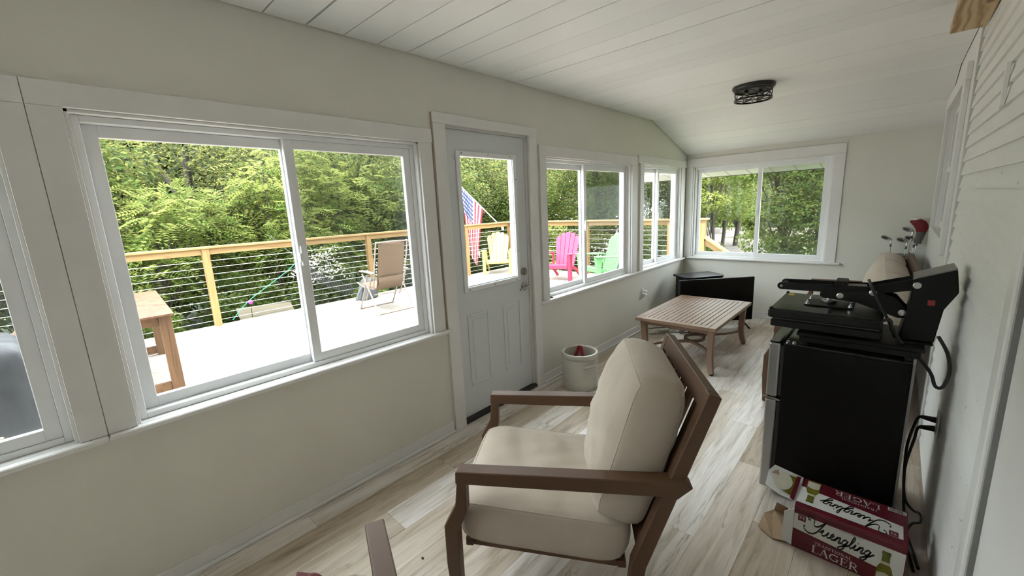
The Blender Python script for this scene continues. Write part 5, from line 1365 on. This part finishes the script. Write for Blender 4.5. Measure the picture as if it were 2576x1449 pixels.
for sx in (-1, 1):
    for sy in (-1, 1):
        x, y = sx*(ax_-0.12), sy*(ay_-0.065)
        MB().box(x-lw, x+lw, y-lw, y+lw, 0.0, az_-0.021).build('leg', LEGW, pt_, 0.003)
    x = sx*(ax_-0.12)
    MB().box(x-0.019, x+0.019, -ay_+0.112, ay_-0.112, 0.02, 0.11).build('floor_rail', LEGX, pt_, 0.002)
    MB().box(x-0.019, x+0.019, -ay_+0.112, ay_-0.112, az_-0.115, az_-0.022).build('apron', LEGX, pt_, 0.002)
for sy in (-1, 1):
    y = sy*(ay_-0.065)
    MB().box(-ax_+0.167, ax_-0.167, y-0.019, y+0.019, az_-0.115, az_-0.022).build('apron', LEGX, pt_, 0.002)

# covered grill
def cover_mat():
    m, nt, b = nt_new('grill_cover_vinyl')
    f = _noise(nt, _coord(nt), 9, 5, 0.6)
    nt.links.new(_ramp(nt, f, [(0.3, (0.022, 0.024, 0.032)), (0.7, (0.060, 0.062, 0.072))]), b.inputs['Base Color'])
    b.inputs['Roughness'].default_value = 0.42
    _bump(nt, b, _noise(nt, _coord(nt, (1, 1, 0.2)), 5, 2), 0.25, 0.03)
    return m
gr = tag(empty('covered_grill', (-1.22, -2.42, ZD), math.radians(6)), 'barbecue grill under a dusty black cover outside the left window', 'grill')
mb = MB(); nseg = 72; prof = [(0.0, 1.03), (0.5, 1.025), (0.86, 1.0), (0.97, 0.955), (1.0, 0.88), (1.03, 0.62), (1.06, 0.36), (1.09, 0.16), (1.10, 0.10)]
for r_, z in prof:
    for k in range(nseg):
        t = 2*math.pi*k/nseg; c, s_ = math.cos(t), math.sin(t); p = 0.35
        X = math.copysign(abs(c)**p, c)*0.30; Y = math.copysign(abs(s_)**p, s_)*0.42
        fold = 1+(0.045*math.sin(9*t+1.0)+0.025*math.sin(17*t))*max(0, (1.0-z))**0.6*(1 if r_ > 0.95 else 0)
        mb.v.append((X*r_*fold, Y*r_*fold, z+(0.02*math.sin(3*t) if r_ > 1.08 else 0)))
for i in range(len(prof)-1):
    for k in range(nseg): mb.f.append([i*nseg+k, i*nseg+(k+1) % nseg, (i+1)*nseg+(k+1) % nseg, (i+1)*nseg+k]); mb.mi.append(0)
mb.build('cover', cover_mat(), gr, 0, True)
for x in (-0.24, 0.24):
    for y in (-0.34, 0.34):
        MB().box(x-0.02, x+0.02, y-0.02, y+0.02, 0.08, 0.5).build('leg', BLACKM, gr)
        MB().lathe([(0.04, -0.012), (0.04, 0.012)], n=14, M=Matrix.Translation((x, y, 0.04)) @ Matrix.Rotation(math.pi/2, 4, 'Y')).build('wheel', RUBBER, gr)
# weathered round basket just below the left window
bk = tag(empty('wooden_basket', (-0.46, -2.22, ZD)), 'weathered round basket of sticks on the deck under the left window', 'basket')
WICK = mat('wicker_grey', (0.20, 0.16, 0.12), 0.8, var=0.35, scale=30)
for i in range(9):
    z = 0.04+i*0.062; R_ = 0.17+0.035*math.sin(i*0.35)
    MB().tube([(R_*math.cos(t*0.2618), R_*math.sin(t*0.2618), z+0.004*math.sin(6*t*0.2618)) for t in range(24)], 0.026, 6, True).build('coil', WICK, bk, 0, True)
MB().lathe([(0.15, 0.0), (0.17, 0.02)], n=20).build('bottom', WICK, bk)
for i in range(7):
    a = i*0.9
    MB().bar((0.10*math.cos(a), 0.10*math.sin(a), 0.03), (0.12*math.cos(a+0.4), 0.12*math.sin(a+0.4), 0.66+0.02*(i % 3)), 0.05, 0.025).build('stick', mat('grey_driftwood', (0.24, 0.21, 0.18), 0.85, var=0.3, scale=20), bk, 0.004)

# tan folding recliner, seen from behind
TANF = mat('tan_mesh_fabric', (0.15, 0.10, 0.064), 0.85, var=0.12, scale=60)
CHRM = mat('taupe_tube', (0.30, 0.25, 0.22), 0.4, metal=0.3)
rc = tag(empty('folding_recliner', (-3.90, 1.68, ZD), math.radians(178)), 'tan mesh folding recliner facing the railing', 'lounge chair')
# local: +x is the front, y across; half width .28
hwid = 0.30
def tb(nm, pts, r=0.011, par=None, m=None, closed=False, k=4): return MB().tube(smooth_path(pts, k) if not closed else pts, r, 8, closed).build(nm, m or CHRM, par or rc, 0, True)
bk0, bk1 = (-0.10, 0.40), (-0.33, 1.12)
# back frame hoop
hoop = [(bk0[0], -hwid+0.03, bk0[1]), (bk1[0]+0.02, -hwid+0.03, bk1[1]-0.06), (bk1[0], -hwid+0.09, bk1[1]), (bk1[0], hwid-0.09, bk1[1]), (bk1[0]+0.02, hwid-0.03, bk1[1]-0.06), (bk0[0], hwid-0.03, bk0[1])]
tb('back_frame', hoop, 0.012, None, None, False, 5)
def sheetgrid(nm, f, m, par, nu=10, nv=12, th_=0.004):
    mb = MB()
    for j in range(nv+1):
        for i in range(nu+1): mb.v.append(tuple(f(i/nu, j/nv)))
    for j in range(nv):
        for i in range(nu): mb.f.append([j*(nu+1)+i, j*(nu+1)+i+1, (j+1)*(nu+1)+i+1, (j+1)*(nu+1)+i]); mb.mi.append(0)
    o = mb.build(nm, m, par, 0, True); md = o.modifiers.new('thick', 'SOLIDIFY'); md.thickness = th_; return o
sheetgrid('back_sling', lambda a, b: (bk0[0]+(bk1[0]-bk0[0])*b*0.985-0.02*math.sin(math.pi*b)+0.02*math.sin(math.pi*a), (a-0.5)*2*(hwid-0.075), bk0[1]-0.04+(bk1[1]-bk0[1]+0.03)*b), TANF, rc)
sheetgrid('seat_sling', lambda a, b: (-0.08+0.50*b, (a-0.5)*2*(hwid-0.075), 0.38+0.05*b-0.03*math.sin(math.pi*b)), TANF, rc)
sheetgrid('lumbar_flap', lambda a, b: (bk0[0]-0.035-0.03*math.sin(math.pi*b)-0.06*b, (a-0.5)*2*(hwid-0.085), 0.40+0.17*b), TANF, rc)
for sy in (-1, 1):
    y = sy*hwid
    tb('seat_frame', [(-0.11, sy*(hwid-0.03), 0.39), (0.15, sy*(hwid-0.03), 0.38), (0.45, sy*(hwid-0.03), 0.44)], 0.012)
    MB().sweep(smooth_path([(-0.20, y, 0.645), (0.0, y, 0.66), (0.22, y, 0.655)], 4), 0.065, 0.026).build('armrest', mat('armrest_brown', (0.22, 0.18, 0.17), 0.5), rc, 0.008)
    tb('support_tube', [(-0.16, y, 0.635), (-0.02, y, 0.40), (0.12, y, 0.20)], 0.010)
    for i in range(9):
        t = i/8; p = Vector((bk0[0]+(bk1[0]-bk0[0])*(0.05+0.55*t)-0.014, sy*(hwid-0.055), bk0[1]+(bk1[1]-bk0[1])*(0.03+0.55*t)))
        MB().ball(p, 0.010, 8, 5).build('grommet', mat('white_grommet', (0.75, 0.73, 0.68), 0.4), rc, 0, True)
# two crossing floor loops
tb('rear_leg_loop', [(0.16, -hwid-0.01, 0.62), (-0.06, -hwid-0.01, 0.32), (-0.27, -hwid-0.01, 0.03), (-0.29, -hwid+0.03, 0.013), (-0.29, hwid-0.03, 0.013), (-0.27, hwid+0.01, 0.03), (-0.06, hwid+0.01, 0.32), (0.16, hwid+0.01, 0.62)], 0.012)
tb('front_leg_loop', [(0.02, -hwid+0.005, 0.60), (0.16, -hwid+0.005, 0.35), (0.36, -hwid+0.005, 0.04), (0.38, -hwid+0.05, 0.013), (0.38, hwid-0.05, 0.013), (0.36, hwid-0.005, 0.04), (0.16, hwid-0.005, 0.35), (0.02, hwid-0.005, 0.60)], 0.012)
tb('brace', [(-0.13, -hwid+0.02, 0.30), (-0.14, 0, 0.29), (-0.13, hwid-0.02, 0.30)], 0.009)

# resin adirondack chairs
def adirondack(m, label, loc, rz, sc=1.0, group='plastic adirondack chairs on the deck'):
    """local: +x front"""
    e = tag(empty('adirondack_chair', loc, rz), label, 'chair', group)
    S_ = Matrix.Scale(sc, 4)
    def A(nm, mbd, bev=0.004): 
        mbd.v = [S_ @ Vector(v) for v in mbd.v]
        return mbd.build(nm, m, e, bev)
    # seat slats, sloping down to the back
    for i in range(6):
        x = 0.30-i*0.088; z = 0.36-i*0.024
        A('seat_slat', MB().box(x-0.041, x+0.041, -0.255, 0.255, z-0.020, z))
    A('seat_apron', MB().prism([(0.335, 0.352), (0.345, 0.335), (0.345, 0.265), (0.325, 0.265), (0.325, 0.352)], -0.262, 0.262, 'xz'), 0.005)
    # fan back: five slats with a rounded top
    for i in range(5):
        t = (i-2)/2
        y0, y1 = t*0.165, t*0.225; w0, w1 = 0.0385, 0.0535
        top = 0.985-0.075*t*t
        L_ = lambda z: -0.14-(z-0.20)*0.36
        mb = MB(); pts = [(y0-w0, 0.19), (y0+w0, 0.19), (y1+w1, top-0.018-(0.06 if i == 4 else 0.022*max(t, 0))), (y1+w1*0.5, top+0.004*(1-abs(t))-(0.012 if i == 4 else 0)), (y1-w1*0.5, top+0.004*(1-abs(t))-(0.012 if i == 0 else 0)), (y1-w1, top-0.018-(0.06 if i == 0 else 0.022*max(-t, 0)))]
        mb.add([(L_(z), y, z) for y, z in pts]+[(L_(z)-0.022, y, z) for y, z in pts], [list(range(6)), list(range(6, 12))[::-1]]+[(k, 6+k, 6+(k+1) % 6, (k+1) % 6) for k in range(6)])
        A('back_slat', mb)
    for z, wd in ((0.52, 0.215), (0.25, 0.19)):
        x = -0.14-(z-0.20)*0.36
        A('back_rail', MB().box(x-0.05, x-0.018, -wd, wd, z-0.035, z+0.035))
    for s_ in (-1, 1):
        A('armrest', MB().prism([(0.40, 0.60), (0.40, 0.575), (-0.20, 0.535), (-0.30, 0.53), (-0.30, 0.555), (-0.20, 0.562)], s_*0.345-0.062, s_*0.345+0.062, 'xz'), 0.012)
        A('front_leg', MB().prism([(0.265, 0.0), (0.325, 0.0), (0.365, 0.40), (0.39, 0.573), (0.22, 0.563), (0.255, 0.40)], s_*0.318-0.045, s_*0.318+0.030, 'xz'), 0.008)
        A('rear_leg', MB().prism([(-0.43, 0.0), (-0.37, 0.0), (-0.12, 0.22), (0.26, 0.345), (0.26, 0.275), (-0.10, 0.165), (-0.20, 0.10)][::1], s_*0.285-0.028, s_*0.285+0.020, 'xz') if False else MB().sweep([(-0.41, s_*0.275, 0.0), (-0.14, s_*0.272, 0.20), (0.25, s_*0.268, 0.315)], 0.045, 0.060, (0, 0, 1)), 0.008)
        A('arm_post', MB().sweep([(-0.25, s_*0.318, 0.545), (-0.24, s_*0.300, 0.17)], 0.03, 0.045, (0, 1, 0)), 0.005)
    return e
def resin(name, c): return mat(name, c, 0.45, var=0.05, scale=3)
adirondack(resin('yellow_resin', (0.43, 0.37, 0.10)), 'yellow plastic adirondack chair behind the door glass', (-4.93, 5.36, ZD), math.atan2(-0.75, 0.66), 0.98)
adirondack(resin('pink_resin', (0.38, 0.012, 0.06)), 'hot pink plastic adirondack chair on the deck', (-3.02, 5.36, ZD), math.atan2(-0.97, 0.22), 0.98)
adirondack(resin('green_resin', (0.13, 0.34, 0.13)), 'light green plastic adirondack chair on the deck', (-2.03, 5.36, ZD), math.atan2(-0.90, -0.42), 0.98)
bt = tag(empty('blue_side_table', (-1.75, 5.88, ZD), 0.3), 'bright blue plastic side table behind the green chair', 'side table')
BLU = resin('blue_resin', (0.006, 0.17, 0.40))
MB().box(-0.24, 0.24, -0.22, 0.22, 0.40, 0.435).build('table_top', BLU, bt, 0.012, segs=2)
for sx in (-1, 1):
    for sy in (-1, 1):
        MB().sweep([(sx*0.19, sy*0.17, 0.399), (sx*0.21, sy*0.19, 0.0)], 0.05, 0.05, (0, 1, 0)).build('leg', BLU, bt, 0.006)
MB().box(-0.20, 0.20, -0.18, 0.18, 0.14, 0.16).build('shelf', BLU, bt, 0.006)

# flag on a pole clamped to the corner post
def flag_mat():
    m, nt, b = nt_new('flag_cloth')
    uv = nt.nodes.new('ShaderNodeUVMap'); sp = nt.nodes.new('ShaderNodeSeparateXYZ')
    nt.links.new(uv.outputs[0], sp.inputs[0]); u, v = sp.outputs[0], sp.outputs[1]
    st = _math(nt, 'LESS_THAN', _math(nt, 'MODULO', _math(nt, 'MULTIPLY', v, 13.0), 2.0), 1.0)
    c = _mix(nt, (0.55, 0.54, 0.53), (0.32, 0.012, 0.03), st)
    can = _math(nt, 'MULTIPLY', _math(nt, 'LESS_THAN', u, 0.4), _math(nt, 'LESS_THAN', v, 7/13))
    fu = _math(nt, 'SUBTRACT', _math(nt, 'FRACT', _math(nt, 'MULTIPLY', u, 15.0)), 0.5)
    fv = _math(nt, 'SUBTRACT', _math(nt, 'FRACT', _math(nt, 'MULTIPLY', v, 13.0)), 0.5)
    d = _math(nt, 'ADD', _math(nt, 'MULTIPLY', fu, fu), _math(nt, 'MULTIPLY', fv, fv))
    star = _math(nt, 'LESS_THAN', d, 0.075)
    cc = _mix(nt, (0.018, 0.03, 0.10), (0.55, 0.54, 0.53), star)
    c = _mix(nt, c, cc, can)
    nt.links.new(c, b.inputs['Base Color']); b.inputs['Roughness'].default_value = 0.8
    return m
fo = Vector((-5.36, 6.02, 1.02))
fg = tag(empty('flag_on_pole', fo), 'striped and starred flag hanging from a white pole clamped to the deck corner', 'flag')
tip = Vector((-5.95, 5.16, 2.14))-fo; dpol = tip.normalized()
MB().tube([dpol*0.02, tip], 0.014, 10).build('pole', mat('white_pole', (0.78, 0.78, 0.76), 0.35), fg, 0, True)
MB().ball(tip, 0.032, 12, 8).build('finial', mat('white_pole', (0.78, 0.78, 0.76), 0.35), fg, 0, True)
MB().lathe([(0.03, -0.06), (0.034, 0.0), (0.026, 0.08)], n=14, M=Matrix.Rotation(0, 4, 'X')).build('bracket', mat('white_pole', (0.78, 0.78, 0.76), 0.35), fg, 0, True)
me = bpy.data.meshes.new('cloth'); nu, nv = 40, 30; vv, ff, uvs = [], [], []
h0 = tip-dpol*0.03; h1 = tip*0.46+Vector((0, 0, 0))
for j in range(nv+1):
    for i in range(nu+1):
        a, b_ = j/nv, i/nu      # a along the hoist (0 at the tip), b along the fly
        p = h0.lerp(h1, a)
        fall = 1.62*b_
        drift = (h0.lerp(h1, 0.30)-p)*(b_**0.8)*0.62
        ph = math.sin(a*16+1.5*b_)*0.055*min(1, 2.5*b_)
        q = p+Vector((drift.x, drift.y, 0))+Vector((0.75*ph, -0.75*ph, -fall+drift.z*0.55*b_))
        q += Vector((-0.02, 0.02, 0))*math.sin(9*a+5*b_)*b_
        vv.append(q); uvs.append((b_, a))
for j in range(nv):
    for i in range(nu): ff.append((j*(nu+1)+i, j*(nu+1)+i+1, (j+1)*(nu+1)+i+1, (j+1)*(nu+1)+i))
me.from_pydata(vv, [], ff); ul = me.uv_layers.new(name='UVMap')
for lp in me.loops: ul.data[lp.index].uv = uvs[lp.vertex_index]
me.polygons.foreach_set('use_smooth', [True]*len(me.polygons)); me.materials.append(flag_mat())
ob = bpy.data.objects.new('cloth', me); COL.objects.link(ob); ob.parent = fg
# small white float and yellow tag hanging on the cables
for (y, z, col_, nm, lab) in ((5.02, 0.47, (0.8, 0.8, 0.78), 'white', 'small white float hanging on the cables by the flag'), (5.42, 0.50, (0.7, 0.55, 0.12), 'yellow', 'small yellow tag hanging on the cables by the yellow chair')):
    o = tag(empty('hanging_float', (RX0+0.035, y, z)), lab, 'float')
    MB().ball((0, 0, 0), 0.028, 10, 8, (0.8, 0.8, 2.8)).build('bob', mat(nm+'_float', col_, 0.5), o, 0, True)
    MB().tube([(0, 0, 0.075), (-0.02, 0, 0.12)], 0.003, 5).build('hook', STEEL, o)
# grey cloth bag leaning by the recliner
bg = tag(empty('grey_bag', (-5.02, 1.92, ZD), 0.3), 'dark grey cloth bag slumped beside the tan recliner', 'bag')
sheet_ = mat('dark_grey_canvas', (0.07, 0.075, 0.08), 0.85, var=0.3, scale=14)
MB().prism([(-0.20, 0.0), (0.16, 0.0), (0.18, 0.20), (0.10, 0.40), (-0.02, 0.36), (-0.10, 0.22)], -0.12, 0.12, 'yz').build('sack', sheet_, bg, 0.03, segs=2)
MB().sweep(smooth_path([(0.02, -0.12, 0.26), (0.02, -0.22, 0.16), (0.02, -0.30, 0.02)], 4), 0.05, 0.015).build('strap', sheet_, bg)
# hammock net, green line, plywood sheet and flowers below the deck edge
hm = tag(empty('hammock_net', (-5.50, 1.52, 0.32)), 'dark rope hammock net hanging in the shrubs', 'hammock')
ROPE = mat('dark_rope', (0.025, 0.025, 0.025), 0.8)
def hs(a, b): return Vector((-0.16*b, 0.80*(a-0.5), 0.27-0.50*a+0.20*(b-0.5)-0.06*math.sin(math.pi*a)))
mb = MB()
for i in range(15):
    mb.tube([hs(i/14, 0), hs(i/14, 1)], 0.005, 4)
mb.tube([hs(0, 0), hs(0, 1)], 0.005, 4)
for j in range(8): mb.tube([hs(t/12, j/7) for t in range(13)], 0.005, 4)
ob = mb.build('net', ROPE, hm); ob['kind'] = 'stuff'
MB().tube([hs(0, 1), hs(0, 1)+Vector((-0.9, -0.25, 0.55))], 0.008, 5).build('rope', ROPE, hm)
tag(MB().tube(smooth_path([(-5.50, -0.16, -0.02), (-5.50, 0.09, 0.23), (-5.52, 0.45, 0.45), (-5.55, 0.80, 0.66), (-5.6, 1.05, 0.86)], 6), 0.006, 6).build('green_line', mat('green_line', (0.02, 0.35, 0.18), 0.5), None, 0, True), 'thin green line slanting up behind the cables', 'line')
o = tag(MB().box(-0.012, 0.012, -0.42, 0.42, -0.16, 0.16).build('plywood_sheet', wood_mat('grey_plywood', (0.065, 0.055, 0.034), (0.085, 0.073, 0.047), (0.035, 0.028, 0.017), 0.8, 1, 2), None, 0.004), 'weathered plywood sheet leaning below the deck edge', 'board')
o.location = (-5.56, 0.36, -0.01); o.rotation_euler = (math.radians(-5), math.radians(-50), math.radians(4))
for k, (y, z, x) in enumerate(((0.10, 0.22, -5.52),)):
    e = tag(empty('purple_flower', (x, y, gz(x, y))), 'single purple flower among the leaves behind the cables', 'flower')
    MB().tube([(0, 0, 0), (0.03, 0.02, z-gz(x, y))], 0.006, 5).build('stem', LEAF['mid'], e)
    for i in range(6):
        a = i*1.047; c = Vector((0.03, 0.02, z-gz(x, y)))
        MB().ball(c+Vector((0.01, 0.022*math.cos(a), 0.022*math.sin(a))), 0.017, 7, 5, (0.5, 1, 1)).build('petal', mat('purple_petal', (0.45, 0.04, 0.55), 0.6), e, 0, True)
# white flowering shrub behind the window latch
LEAF['blossom'] = leaf_mat('blossom', (0.62, 0.58, 0.58), (0.75, 0.72, 0.70), (0.82, 0.80, 0.78), 0.3)
plant('blossom_shrub', 'shrub with white blossom behind the cables by the window latch', 'shrub', (-6.6, 1.75), 2.35, 0.55, 'blossom', 420, 0.07, 0.45, False, 71, 14, 0.02)
plant('blossom_shrub', 'shrub with white blossom behind the green chair', 'shrub', (-3.5, 8.4), 2.3, 0.7, 'blossom', 300, 0.06, 0.25, False, 72, 14, 0.02)
# grey utility box on the lawn
ub_ = tag(empty('utility_box', (-1.85, 11.2, gz(-1.85, 11.2))), 'grey utility box on the lawn low in the end window', 'box')
MB().box(-0.28, 0.28, -0.2, 0.2, 0.0, 0.42).build('case', mat('utility_grey', (0.45, 0.46, 0.46), 0.6), ub_, 0.01)
MB().box(-0.30, 0.30, -0.22, 0.22, 0.421, 0.46).build('lid', mat('utility_grey', (0.45, 0.46, 0.46), 0.6), ub_, 0.01)
